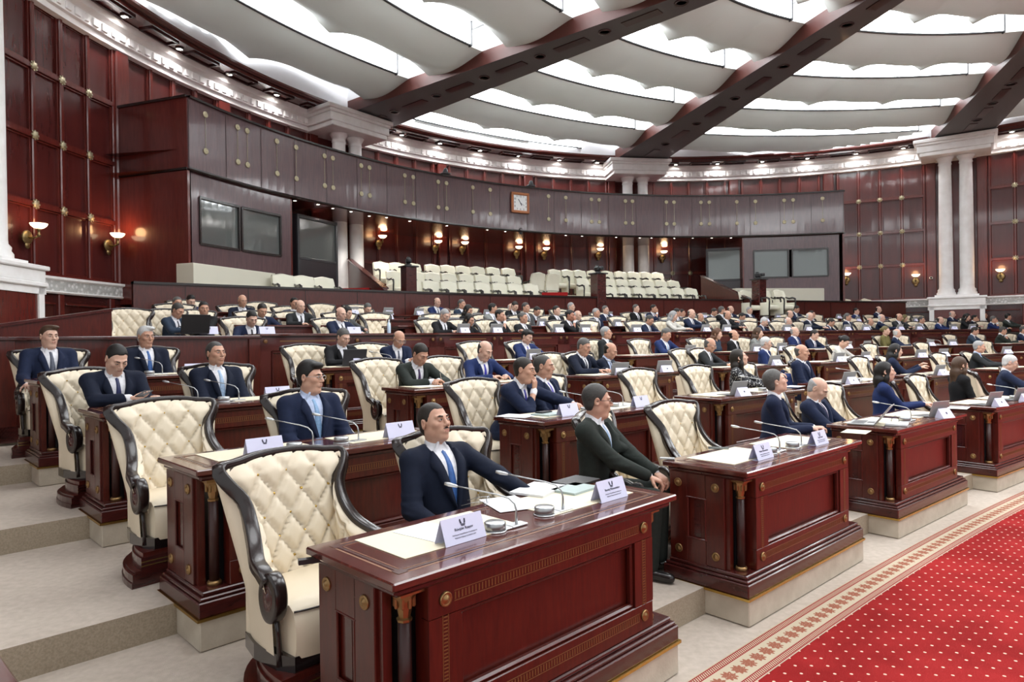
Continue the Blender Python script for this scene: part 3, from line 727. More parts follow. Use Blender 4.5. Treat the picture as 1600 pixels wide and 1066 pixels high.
# ================================================================ DESKS
DL,DW,DH=1.86,.64,.80
def desk_proto():
    r=empty('delegate_desk')
    # local: x along the front (0..DL), y depth backwards (0..DW)
    m=MB();m.box((DL/2,DW/2,DH-.017),(DL,DW,.034),0,ch=.006);m.box((DL/2,DW/2,DH-.05),(DL-.05,DW-.05,.035),1,ch=.012)
    # inlaid border lines
    for i,(o,w) in enumerate(((.075,.008),(.11,.004),(.095,.014))):
        z=DH+.0004*(i+1)
        mm=2 if i<2 else 3
        for (cx,cy,sx,sy) in ((DL/2,o,DL-2*o+w,w),(DL/2,DW-o,DL-2*o+w,w),(o,DW/2,w,DW-2*o+w),(DL-o,DW/2,w,DW-2*o+w)):m.box((cx,cy,z-.0008),(sx,sy,.0018),mm)
    for cx in (.095,DL-.095):
        for cy in (.095,DW-.095):m.box((cx,cy,DH+.0005),(.045,.045,.0025),3)
    m.build('desk_top',['table_top','mahogany_dark','inlay','mahogany_dark'],r)
    m=MB();i=.055;zb,zt=.13,DH-.065
    # front board with raised frame and sunk field
    m.box((DL/2,i+.05,(zb+zt)/2),(DL-2*i-.26,.04,zt-zb),0)
    fx0,fx1=i+.13,DL-i-.13;hz=(zb+zt)/2
    for z0,z1 in ((zb,zb+.135),(zt-.135,zt)):m.box(((fx0+fx1)/2,i+.015,(z0+z1)/2),(fx1-fx0,.06,z1-z0),0,ch=.004)
    for x0,x1 in ((fx0,fx0+.16),(fx1-.16,fx1)):m.box(((x0+x1)/2,i+.015,hz),(x1-x0,.06,zt-zb-.27),0)
    # bead of the field
    for z in (zb+.145,zt-.145):m.box(((fx0+fx1)/2,i+.012,z),(fx1-fx0-.32,.035,.022),0,ch=.009)
    for x in (fx0+.17,fx1-.17):m.box((x,i+.012,hz),(.022,.035,zt-zb-.29),0,ch=.009)
    # side boards with narrow sunk strip
    for s,x in ((0,i+.02),(1,DL-i-.02)):
        m.box((x,DW/2+.03,hz),(.04,DW-2*i-.14,zt-zb),1)
        e=-1 if s==0 else 1
        y0,y1=i+.13,DW-i+.02
        for a,b in ((y0,y0+.14),(y1-.14,y1)):m.box((x+e*.022,(a+b)/2,hz),(.028,b-a,zt-zb),1,ch=.004)
        for a,b in ((zb,zb+.16),(zt-.16,zt)):m.box((x+e*.022,(y0+y1)/2,(a+b)/2),(.028,y1-y0-.28,b-a),1)
        m.box((x+e*.012,(y0+y1)/2,hz),(.02,.05,zt-zb-.34),2)
        for zz_ in (zb+.165,zt-.165):m.box((x+e*.032,(y0+y1)/2,zz_),(.014,y1-y0-.26,.014),0,ch=.005)
        for yy_ in (y0+.143,y1-.143):m.box((x+e*.032,yy_,hz),(.014,.014,zt-zb-.32),0,ch=.005)
    # dark corner recesses
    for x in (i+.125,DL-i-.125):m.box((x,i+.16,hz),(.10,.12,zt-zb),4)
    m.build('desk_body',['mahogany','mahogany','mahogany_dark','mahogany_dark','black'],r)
    # plinth
    m=MB()
    for z0,z1,o in ((.0,.085,.0),(.085,.105,.012),(.105,.13,.03)):
        m.box((DL/2,DW/2,(z0+z1)/2),(DL-2*o,DW-2*o,z1-z0),0,ch=.006)
    m.build('plinth','mahogany_dark',r)
    m=MB();m.box((DL/2,DW/2,-.006),(DL+.02,DW+.02,.016),0);m.build('brass_strip','brass_line',r)
    m=MB();m.box((DL/2,DW*.3,-.095),(DL-.01,DW*.6,.165),0,ch=.006);m.build('stone_base','stone',r)
    # corner columns
    for x in (i+.075,DL-i-.075):
        for y in (i+.065,):
            m=MB();m.lathe([(.038,.13),(.040,.145),(.033,.155)],(x,y,0),14,1);m.lathe([(.028,.155),(.026,.6)],(x,y,0),14,0)
            m.lathe([(.029,.60),(.031,.61),(.022,.615),(.026,.63),(.03,.655),(.036,.68),(.05,.705),(.05,.715)],(x,y,0),8,1,smooth=False,flute=0);m.box((x,y,.722),(.11,.11,.022),1)
            for q in range(8):
                a=q*PI/4;m.box((x+.036*math.cos(a),y+.036*math.sin(a),.675),(.016,.014,.045),1,rz=a,ch=.005)
            m.build('corner_column',['column_wood','gold'],r)
    def roundel(x,y,z,face):
        mt=Matrix.Translation((x,y,z))@({'f':Matrix.Rotation(PI/2,4,'X'),'l':Matrix.Rotation(-PI/2,4,'Y'),'r':Matrix.Rotation(PI/2,4,'Y')}[face])
        m=MB();m.lathe([(.030,0),(.030,.006),(.026,.011),(.021,.007),(.017,.007),(.011,.014),(0,.016)],n=14,mtx=mt);m.build('gilt_roundel','gold',r)
    for x in (fx0+.08,fx1-.08):
        for z in (zb+.075,zt-.07):roundel(x,i-.015,z,'f')
    for s,x in (('l',i-.014),('r',DL-i+.014)):
        for y in (y0+.065,y1-.07):
            for z in (zb+.075,zt-.075):roundel(x,y,z,s)
    # inlaid flutes
    m=MB()
    n=70
    for q in range(n):
        x=fx0+.13+(fx1-fx0-.26)*q/(n-1)
        for z in (zb+.075,zt-.07):m.box((x,i-.0152,z),(.006,.002,.028),0)
    for z in (zb+.075,zt-.07):
        for e in (-.02,.02):m.box(((fx0+fx1)/2,i-.0152,z+e),(fx1-fx0-.25,.002,.003),0)
    for x in (fx0+.08,fx1-.08):
        for e in (-.014,.014):m.box((x+e,i-.0152,hz),(.003,.002,zt-zb-.26),0)
        for q in range(24):m.box((x,i-.0152,zb+.14+(zt-zb-.28)*q/23),(.02,.002,.005),0)
    for s,x in ((0,i-.0145),(1,DL-i+.0145)):
        for y in (y0+.065,y1-.07):
            for e in (-.012,.012):m.box((x,y+e,hz),(.002,.003,zt-zb-.26),0)
        for z in (zb+.075,zt-.075):m.box((x,(y0+y1)/2,z),(.002,y1-y0-.2,.003),0)
    m.build('inlaid_band','inlay',r)
    for x in (.52,DL-.46):
        m=MB();m.box((x,DW/2+.06,DH+.002),(.66,.37,.003),0,ch=.001);m.build('leather_inlay','leather_inlay',r)
    return r
dp=desk_proto()
TIER=['front row','second row','third row','fourth row','fifth row','sixth row','seventh row','eighth row']
DESKS={}
def put_desk(j,k,first=[True]):
    keep=(lambda o:True) if k<3 or j<2 else (lambda o:not o.name.startswith(('gilt','inlaid','brass')) )
    if k>4: keep=lambda o:o.name.startswith(('desk_top','desk_body','plinth','leather'))
    if first[0]:o=dp;first[0]=False
    else:o=copy_tree(dp,keep=keep)
    x,y=pt(j,k,0,0);o.location=(x,y,FL[k]);o.rotation_euler=(0,0,PI/2-math.radians(yawd(j)))
    DESKS[(j,k)]=o
    if j==-1:tag(o,'mahogany desk across the left aisle, only its corner in the bottom left','desk','two-seat desks');return
    tag(o,'two-seat mahogany desk with leather inlays, %s from the left aisle in the %s'%(ordn(j),TIER[k]),'desk','two-seat desks')
for k,n in ((0,5),(1,7),(2,8),(3,9)):
    for j in range(n):put_desk(j,k)
put_desk(-1,0)
for k in (5,6,7):
    for j in range(1,12):
        if inside(*pt(j,k,1.8,1.0)) and not(k==7 and j>4):put_desk(j,k)
# long joined front of the fifth row
def bench(j0,j1,z0,ztop,label,uend=2.72,ustart=0):
    r=empty('long_desk');P=[]
    f=MB();t=MB();mo=MB();g=MB();n=0
    for j in range(j0,j1):
        for q in range(2):
            ua=(ustart if (j==j0 and q==0) else 0)+q*uend/2 if q==0 else uend/2
            A=pt(j,4,ustart if (j==j0 and q==0) else q*1.36,0)
            B=pt(j,4,1.36,0) if q==0 else pt(j+1,4,0,0)
            cx,cy=(A[0]+B[0])/2,(A[1]+B[1])/2;L=math.hypot(B[0]-A[0],B[1]-A[1]);d=math.atan2(B[1]-A[1],B[0]-A[0])
            nx,ny=-math.sin(d),math.cos(d)
            def bx(m,u,v,z,su,sv,sz,mi=0,ch=0):
                c=math.cos(d);s=math.sin(d);m.box((cx+u*c+v*nx,cy+u*s+v*ny,z),(su,sv,sz),mi,rz=d,ch=ch)
            bx(f,0,.10,(z0+ztop)/2,L+.01,.05,ztop-z0)
            h=ztop-z0
            bx(mo,0,.06,z0+.06,L,.05,.12,0,.004);bx(mo,0,.06,ztop-.15,L,.05,.2,0,.004)
            for e in (-1,1):bx(mo,e*(L/2-.08),.06,(z0+ztop)/2,.16,.05,h-.2)
            for z in (z0+.15,ztop-.27):bx(mo,0,.055,z,L-.36,.03,.025,0,.01)
            for e in (-1,1):bx(mo,e*(L/2-.19),.055,(z0+ztop)/2-.06,.025,.03,h-.44,0,.01)
            bx(g,0,.032,ztop-.11,L*.6,.003,.02)
            bx(t,0,.30,ztop-.017,L+.012,.66,.034,0,.005)
            for e in (-1,1):
                mt=Matrix.Translation((cx+e*(L/2-.08)*math.cos(d)+.03*nx,cy+e*(L/2-.08)*math.sin(d)+.03*ny,ztop-.11))@Matrix.Rotation(d,4,'Z')@Matrix.Rotation(PI/2,4,'X')
                g.lathe([(.032,0),(.032,.006),(.02,.012),(0,.014)],n=10,mtx=mt)
    A=pt(j0,4,ustart,0);d=math.radians(yawd(j0));
    for (j,u) in ((j0,ustart),(j1,0)):
        x,y=pt(j,4,u,.33);f.box((x,y,(z0+ztop)/2-.02),(.06,.56,ztop-z0-.03),0,rz=PI/2-math.radians(yawd(j)))
    f.build('front_panel','mahogany',r);mo.build('mouldings','mahogany_panel',r);g.build('gilt_band','inlay',r);t.build('desk_top','table_top',r)
    tag(r,label,'desk');return r
bench(1,4,.90,1.975,'long mahogany desk front of the fifth row, left section behind the left block',ustart=-.12)
bench(4,9,.90,1.975,'long mahogany desk front of the fifth row, right section',ustart=.36)
# plain barrier left of it
m=MB();A=pt(0,4,-.16,0);B=pt(1,4,-.12,0);cx,cy=(A[0]+B[0])/2,(A[1]+B[1])/2;L=math.hypot(B[0]-A[0],B[1]-A[1]);d=math.atan2(B[1]-A[1],B[0]-A[0])
r=empty('wooden_barrier');m.box((cx-.1*math.sin(d),cy+.1*math.cos(d),1.42),(L,.1,1.0),0,rz=d)
for e in (-1,0,1):m.box((cx+e*(L/2-.08)*math.cos(d)-.05*math.sin(d),cy+e*(L/2-.08)*math.sin(d)+.05*math.cos(d),1.34),(.16,.06,1.14),0,rz=d,ch=.004)
m.build('panel','mahogany',r);m=MB();m.box((cx-.1*math.sin(d),cy+.1*math.cos(d),1.93),(L+.04,.22,.045),0,rz=d,ch=.01);m.build('rail','mahogany_dark',r)
m=MB();m.box((cx-.1*math.sin(d),cy+.1*math.cos(d),.84),(L,.16,.18),0,rz=d);m.build('plinth','mahogany_dark',r)
tag(r,'mahogany barrier with rail behind the two men at the far left','barrier')
# sloping side wall of the upper block
a0=atz(-60,520,2.02);a1=atz(172,486,2.42)
def dist_pt(px,d):
    rx,ry,_=ray(px,533);return (rx/ry*d,d)
p0=dist_pt(-70,8.6);p1=dist_pt(172,10.4)
m=MB();zt0=CH+(544-520)*8.6/FPX;zt1=CH+(541-487)*10.4/FPX
nx,ny=(p1[1]-p0[1]),-(p1[0]-p0[0]);l=math.hypot(nx,ny);nx/=l;ny/=l
def slab(m,p0,p1,z0,za,zb,w,mi=0):
    vs=[]
    for p,z in ((p0,za),(p1,zb)):
        for s in (-1,1):
            vs.append((p[0]+s*nx*w/2,p[1]+s*ny*w/2,z0 if z0 is not None else z-.04));vs.append((p[0]+s*nx*w/2,p[1]+s*ny*w/2,z))
    m.add(vs,[(0,4,5,1),(2,3,7,6),(1,5,7,3),(0,2,6,4),(0,1,3,2),(4,6,7,5)],mi)
slab(m,p0,p1,.72,zt0,zt1,.10);r=empty('side_wall_panel');m.build('panel','mahogany',r);m=MB();slab(m,p0,p1,None,zt0+.03,zt1+.03,.16);m.build('rail','mahogany_dark',r)
tag(r,'sloping mahogany side wall rising to the right at far left','barrier')
# ================================================================ ARMCHAIR
def chair_shell():
    E_=[(0,.350,1.085),(.13,.345,1.080),(.25,.325,1.062),(.345,.305,1.050),(.325,.268,.985),(.268,.232,.90),(.258,.182,.80),(.280,.105,.708),(.320,.01,.652),(.338,-.07,.632),(.342,-.125,.60)]
    B_=[(0,.235,.40),(.10,.232,.40),(.18,.215,.40),(.225,.185,.40),(.25,.15,.40),(.265,.11,.40),(.275,.07,.40),(.284,.02,.40),(.290,-.03,.40),(.295,-.09,.40),(.298,-.13,.40)]
    return E_,B_
def interp(P,t):
    n=len(P)-1;x=t*n;i=min(int(x),n-1);f=x-i
    p0=P[max(i-1,0)] if i>0 else (-P[1][0],P[1][1],P[1][2]);p1=P[i];p2=P[i+1];p3=P[min(i+2,n)]
    return tuple(.5*((2*p1[k])+(-p0[k]+p2[k])*f+(2*p0[k]-5*p1[k]+4*p2[k]-p3[k])*f*f+(-p0[k]+3*p1[k]-3*p2[k]+p3[k])*f**3) for k in range(3))
def make_armchair():
    r=empty('armchair');E_,B_=chair_shell()
    ns,nt=132,58;S_=[]
    def base(s,t):
        e=interp(E_,abs(s));b=interp(B_,abs(s));sg=1 if s>=0 else -1
        # belly of the side and lean
        x=b[0]+(e[0]-b[0])*t;y=b[1]+(e[1]-b[1])*t;z=b[2]+(e[2]-b[2])*t
        return Vector((sg*x,y,z))
    def norm(s,t):
        h=.06;a=base(min(s+h,1),0)-base(max(s-h,-1),0);n=Vector((-a.y,a.x,0)).normalized()
        if n.dot(Vector((0,-.35,0))-base(s,0)*1.0)<0:n=-n
        return (n+Vector((0,0,.10*(1-abs(s))))).normalized()
    arc=[0]
    for i in range(200):arc.append(arc[-1]+(base(-1+(i+1)/100,.6)-base(-1+i/100,.6)).length)
    def alen(s):
        x=(s+1)*100;i=min(int(x),199);return arc[i]+(arc[i+1]-arc[i])*(x-i)-arc[100]
    P=[];btn=[]
    U,V_=.158,.215
    for j in range(nt+1):
        t=j/nt;row=[]
        for i in range(ns+1):
            s=-1+2*i/ns;p=base(s,t);n=norm(s,t);hgt=p.z
            u=alen(s)/U;v=(hgt-.35)/V_
            fade=min(1,(1-abs(s))*8,t*6+.3)
            a=abs(math.sin(PI*(u+v)/1));b=abs(math.sin(PI*(u-v)/1))
            mn=min(1,min(a,b)*1.25);puff=math.sqrt(max(0,1-(1-mn)**2))
            edge=min(1,(1-t)*9)**.5
            d=.016+.043*puff*fade*edge if t<1 else .02
            row.append(tuple(p+n*d))
        P.append(row)
    m=MB();m.grid(P,0,True)
    # buttons at crossings
    for iu in range(-5,6):
        for iv in range(0,9):
            if (iu+iv)%2:continue
            uu=iu/2*U;zz=.35+iv/2*V_
            # find s
            s=max(-1,min(1,min((abs(alen(q/60)-uu),q/60) for q in range(-60,61))[1]))
            e=interp(E_,abs(s))[2]
            if abs(s)>.72:continue
            t=(zz-.40)/(e-.40)
            if t<.12 or t>.92:continue
            p=base(s,t)+norm(s,t)*.030;m.lathe([(0,-.009),(.008,-.005),(.010,0),(.008,.005),(0,.009)],tuple(p),8,1)
    m.build('tufted_backrest',['cream_leather','brass_line'],r,fix=False)
    # outer side
    P=[]
    for j in range(7):
        t=j/6;row=[]
        for i in range(49):
            s=-1+2*i/48;p=base(s,t);n=norm(s,t)
            if j==0:p=Vector((p.x*1.0,p.y,.27))
            row.append(tuple(p-n*.035))
        P.append(row)
    m=MB();m.grid(P,0,True);
    # front closing strips of the arms
    m.build('outer_panel','cream_leather',r)
    # frame
    pts=[base(s/30,1)-norm(s/30,1)*.004 for s in range(-30,31)]
    m=MB();n=10;vs=[];fs=[]
    cs=[(-.035,-.018),(-.035,.014),(-.033,.019),(-.028,.021),(.018,.023),(.023,.021),(.026,.016),(.026,-.018)]
    for i,p in enumerate(pts):
        s=(i-30)/30;tn=(pts[min(i+1,60)]-pts[max(i-1,0)]).normalized();nn=norm(s,1);nn=(nn-tn*nn.dot(tn)).normalized();up=nn.cross(tn)
        if up.z<0:up=-up
        for a,b in cs:vs.append(tuple(p+nn*(a*1.05)+up*(b*1.2)))
    k=len(cs)
    for i in range(len(pts)-1):
        for q in range(k):fs.append((i*k+q,i*k+(q+1)%k,(i+1)*k+(q+1)%k,(i+1)*k+q))
    fs+=[tuple(range(k)),tuple(range(60*k,61*k))]
    m.add(vs,fs,0,True)
    # nail line
    for i in range(6,55):
        s=(i-30)/30;p=pts[i]+norm(s,1)*.026-Vector((0,0,.030 if abs(s)<.35 else .02))
        if i%1==0:m.lathe([(0,-.003),(.004,0),(0,.003)],tuple(p),6,1,smooth=False)
    m.build('carved_frame',['dark_wood_frame','old_brass'],r,fix=True)
    for e in (-1,1):
        m=MB()
        mt=Matrix.Translation((e*.338,-.135,.535))
        prof=[(.0,-.026),(.090,-.030),(.106,-.030),(.112,-.022),(.112,.022),(.106,.030),(.090,.030),(.082,.022),(0,.022)]
        m.lathe(prof,n=36,axis='x',mtx=mt@Matrix.Diagonal((1,.66,1,1)),smooth=True)
        sc_=m.build('arm_scroll','dark_wood_frame',r)
        m=MB();m.lathe([(.062,-.0),(.062,.006),(.05,.010),(.045,.006),(.03,.006),(.02,.014),(0,.016)],n=14,axis='x',mtx=Matrix.Translation((e*(.338+.022),-.135,.535))@Matrix.Diagonal((e,.66,1,1)))
        m.build('arm_medallion','mahogany_dark',sc_)
        m=MB();m.tube([(e*.328,-.14,.45),(e*.320,-.145,.36),(e*.316,-.145,.29),(e*.314,-.145,.225)],[(.012,.014),(.010,.012),(.011,.013),(.016,.018)],8)
        m.build('front_post','dark_wood_frame',r)
    # seat
    m=MB();P=[]
    for j in range(13):
        th=j/12;row=[]
        for i in range(25):
            x=(-1+2*i/24);xx=.285*math.copysign(abs(x)**.85,x) if x else 0
            if th<.62:
                q=th/.62;y=.20-q*.40;z=.500+.018*math.sin(PI*q)*(1-x*x)-.010*(abs(x)**6)
            else:
                q=(th-.62)/.38;y=-.20-.045*math.sin(min(1,q*1.25)*PI/2)+.03*q*q-.02*(1-x*x)*math.sin(PI*q*.8);z=.495-q*.235
            y-=.035*(1-x*x)*(th/.62 if th<.62 else 1)
            row.append((xx,y,z))
        P.append(row)
    m.grid(P,0,True,flip=False);
    pp=[(q[0],q[1]-.004,q[2]+.004) for q in P[8]]
    m.tube(pp,.0045,6,1)
    for e in (0,-1):
        ed=[r_[e] for r_ in P];m.add(ed+[(ed[0][0],ed[0][1],.25)],[tuple(range(len(ed)+1))],0)
    m.build('seat_cushion',['cream_leather','dark_wood_frame'],r)
    # base skirt
    m=MB();poly=[(-.29,-.225),(.29,-.225),(.325,-.13),(.33,.05),(.29,.2),(.18,.27),(-.18,.27),(-.29,.2),(-.33,.05),(-.325,-.13)]
    m.prism(poly,.205,.275,0);m.build('base_skirt','black_lacquer',r,fix=True)
    return r
def add_pedestal(r):
    m=MB()
    for z0,z1,R_,mm in ((.0,.035,.43,0),(.035,.085,.425,0),(.085,.10,.41,0),(.10,.175,.375,0),(.175,.205,.365,1)):
        poly=[(R_*math.cos(a),-.24+ (R_*1.45)*math.sin(a)) for a in [PI*i/24 for i in range(25)]]
        m.prism(poly,z0,z1,mm,mtop=1)
    m.box((0,-.2405,.15),(.75,.004,.006),2);m.box((0,-.2405,.125),(.75,.004,.006),2)
    o=m.build('pedestal',['mahogany_dark','mahogany','brass_line'],r,fix=True);return o
ach=make_armchair();ped=add_pedestal(ach)
CH_N=[0]
def put_chair(x,y,z,rz,label,group='cream tufted armchairs',pedestal=True,far=False):
    def keep(o):
        if not pedestal and o.name.startswith('pedestal'):return False
        if far and o.name.startswith(('arm_medal','front_post','base_skirt','arm_scroll')):return False
        return True
    o=ach if CH_N[0]==0 else copy_tree(ach,keep=keep);CH_N[0]+=1
    o.location=(x,y,z);o.rotation_euler=(0,0,rz);tag(o,label,'armchair',group);return o
# ---------------------------------------------------------------- gallery chairs
def make_gchair():
    r=empty('gallery_chair');m=MB();P=[]
    for j in range(11):
        t=j/10;row=[]
        for i in range(17):
            x=-1+2*i/16;z=.42+t*(.58+.035*math.cos(x*PI)*.6);y=.16+.10*t-.05*(x*x)+.035*math.cos(x*PI/2)*0-.035*math.sin(PI*t);row.append((x*.275*(1+.06*math.sin(PI*t)),y,z))
        P.append(row)
    Q=[[(x,y+.11,z) for x,y,z in r_] for r_ in P];m.grid(P,0,True);m.grid(Q,0,True,flip=True)
    top=[P[-1],[(x,y+.055,z+.03) for x,y,z in P[-1]],Q[-1]];m.grid(top,0,True)
    for e in (0,-1):m.grid([[a[e],b[e]] for a,b in zip(P,Q)],0,True)
    m.build('backrest','pale_leather',r);m=MB();m.box((0,-.04,.38),(.52,.48,.17),0,ch=.05);m.build('seat','pale_leather',r)
    for e in (-1,1):
        m=MB();m.box((e*.29,-.03,.33),(.05,.44,.46),0,ch=.015);m.build('side_panel','pale_leather',r)
        m=MB();m.tube([(e*.285,.16,.76),(e*.285,.0,.71),(e*.285,-.16,.73),(e*.285,-.26,.69),(e*.285,-.285,.60),(e*.29,-.27,.30),(e*.29,-.265,0)],[.03,.032,.034,.036,.028,.022,.018],8);m.build('armrest','black_lacquer',r)
        m=MB();m.tube([(e*.26,.22,.4),(e*.26,.25,0)],.018,6);m.build('leg','black_lacquer',r)
    return r
gp=make_gchair();GN=[0]
def put_g(px,py,zt,lab,rzo=0):
    x,y=atz(px,py,zt);o=gp if GN[0]==0 else copy_tree(gp);GN[0]+=1
    o.location=(x,y,zt-1.035);o.rotation_euler=(0,0,rz_at(x,y)+rzo);tag(o,lab,'gallery chair','cream chairs of the public gallery');return (x,y,zt-1.035)
rowsG={'back':([600,625,650,680,704,728,751,775,799],lambda p:408+(p-600)*.05,4.52,[872,892,911,933,954,975,995,1014,1033],lambda p:420+(p-872)*.03),
 'middle':([621,657,680,706,733,758,783,808],lambda p:422+(p-621)*.045,4.12,[915,958,977,997,1018,1038,1058],lambda p:434+(p-915)*.025),
 'front':([655,678,706,733,759,786,810,835],lambda p:437+(p-655)*.03,3.72,[959,981,1004,1025,1044,1065,1086],lambda p:447+(p-959)*.02)}
for nm,(L1,f1,zt,L2,f2) in rowsG.items():
    for side,L,f in (('left',L1,f1),('right',L2,f2)):
        P=[]
        for i,p in enumerate(L):P.append(put_g(p,f(p),zt,'cream gallery chair, %s from the left in the %s row of the %s seat block'%(ordn(i),nm,side)))
        m=MB();pl=[]
        for (x,y,z) in P:pl.append((x,y))
        q0=(2*pl[0][0]-pl[1][0],2*pl[0][1]-pl[1][1]);q1=(2*pl[-1][0]-pl[-2][0],2*pl[-1][1]-pl[-2][1]);pl=[((pl[0][0]+q0[0])/2,(pl[0][1]+q0[1])/2)]+pl+[((pl[-1][0]+q1[0])/2,(pl[-1][1]+q1[1])/2)]
        fr=[];bk=[]
        for x,y in pl:
            d=math.hypot(C0[0]-x,C0[1]-y);ux,uy=(C0[0]-x)/d,(C0[1]-y)/d;fr.append((x+ux*.45,y+uy*.45));bk.append((x-ux*.75,y-uy*.75))
        m.prism(fr+bk[::-1],2.25,zt-1.037,1,mtop=0);o=m.build('floor_gallery_step',['carpet_beige','cream_block'],fix=True);tag(o,kind='structure')
for i,(px,py) in enumerate([(447,427),(479,429.5),(511,432)]):put_g(px,py,3.62,'cream chair in front of the left dark cabin, %s of three'%ordn(i))
for i,(px,py) in enumerate([(278,437.5),(385,443),(427,445),(465,447),(500,449)]):put_g(px,py-1.5,3.38,'cream chair just showing over the parapet at left, %s from the left'%ordn(i))
for i,(px,py) in enumerate([(1172,453),(1201,452.5),(1224,452.5)]):put_g(px,py,3.52,'cream chair below the right booth windows, %s of three'%ordn(i))
for i,(px,py) in enumerate([(1329,466.5),(1361,466.5)]):put_g(px,py,3.32,'cream chair just showing over the parapet at right, %s of two'%ordn(i))
# cream blocks below the booths
def wallbox(name,pa,pb,d0,d1,z0,z1,matn,label,cat,w=.5):
    A=dist_pt(pa,d0);B=dist_pt(pb,d1);cx,cy=(A[0]+B[0])/2,(A[1]+B[1])/2;L=math.hypot(B[0]-A[0],B[1]-A[1]);d=math.atan2(B[1]-A[1],B[0]-A[0])
    m=MB();m.box((cx-w/2*math.sin(d),cy+w/2*math.cos(d),(z0+z1)/2),(L,w,z1-z0),0,rz=d,ch=.01);o=m.build(name,matn);tag(o,label,cat);return o
wallbox('low_partition',304,432,15.0,17.6,2.3,3.66,'cream_block','long pale cream partition under the left booth windows','partition')
wallbox('low_partition',1150,1312,25.9,26.6,2.3,3.70,'cream_block','long pale cream partition under the right booth windows','partition')
# slanted stair walls
def stairwall(pa,ya,pb,yb,d0,d1,label):
    A=dist_pt(pa,d0);B=dist_pt(pb,d1);za=CH+(533-.014*(pa-800)-2-ya)*d0/FPX;zb=CH+(533-.014*(pb-800)-2-yb)*d1/FPX
    global nx,ny
    nx,ny=(B[1]-A[1]),-(B[0]-A[0]);l=math.hypot(nx,ny);nx/=l;ny/=l
    r=empty('stair_wall');m=MB();slab(m,A,B,2.3,za,zb,.1);m.build('panel','mahogany',r);m=MB();slab(m,A,B,None,za+.04,zb+.04,.17);m.build('rail','mahogany_dark',r);tag(r,label,'stair wall')
stairwall(548,406,604,452,22.5,18.6,'sloping mahogany stair wall left of the gallery seats')
stairwall(1098,432,1172,468,26.5,24.0,'sloping mahogany stair wall right of the gallery seats')
def stairs(px,w,d0,z0,n,rise,run,name):
    m=MB()
    for i in range(n):
        A=dist_pt(px-w/2,d0+i*run);B=dist_pt(px+w/2,d0+i*run);m.box(((A[0]+B[0])/2,A[1]+run/2,(2.25+z0+i*rise)/2),(B[0]-A[0],run,z0+i*rise-2.25),0)
    o=m.build(name,'red_stair');tag(o,kind='structure')
stairs(548,60,18.5,2.95,4,.15,.32,'floor_stair_left');stairs(868,40,20.8,2.9,4,.15,.3,'floor_stair_middle')
for i,(px,d) in enumerate(((836,24.2),(859,24.6))):
    x,y=dist_pt(px,d);o=copy_tree(gp);o.location=(x,y,3.18);o.rotation_euler=(0,0,rz_at(x,y)+PI);tag(o,'beige chair seen from behind beside the red steps, %s'%('left one','right one')[i],'gallery chair','cream chairs of the public gallery')
# posts with video cameras
for i,(px,yt,d,w) in enumerate(((640,417,18.6,.33),(936,428,21.5,.36),(1187,437,24.4,.36))):
    x,y=dist_pt(px,d);z=CH+(531-.014*(px-800)-yt)*d/FPX;r=empty('camera_post',(x,y,2.4),rz_at(x,y))
    m=MB();m.box((0,0,(z-2.4)/2),(w,w,z-2.4),0,ch=.01);m.build('post','mahogany_dark',r);m=MB();m.box((0,0,z-2.4),(w+.1,w+.1,.04),0,ch=.01);m.build('cap','black',r)
    nm=('left','middle','right')[i];tag(r,'square wooden camera post on the parapet, the %s one of three'%nm,'camera post','camera posts')
    c=empty('video_camera',(x,y,z+.02),rz_at(x,y)-.4+i*.4);m=MB();m.lathe([(.09,0),(.09,.05),(.05,.06)],n=14);m.box((0,.02,.14),(.15,.22,.15),0,ch=.03);m.box((0,.05,.23),(.08,.1,.05),0,ch=.01);m.build('camera_body','black',c)
    m=MB();m.lathe([(0,-.12),(.06,-.12),(.055,0)],(0,-.08,.15),14,axis='y');m.build('lens','charcoal',c);tag(c,'black video camera on top of the %s camera post'%nm,'video camera','video cameras')
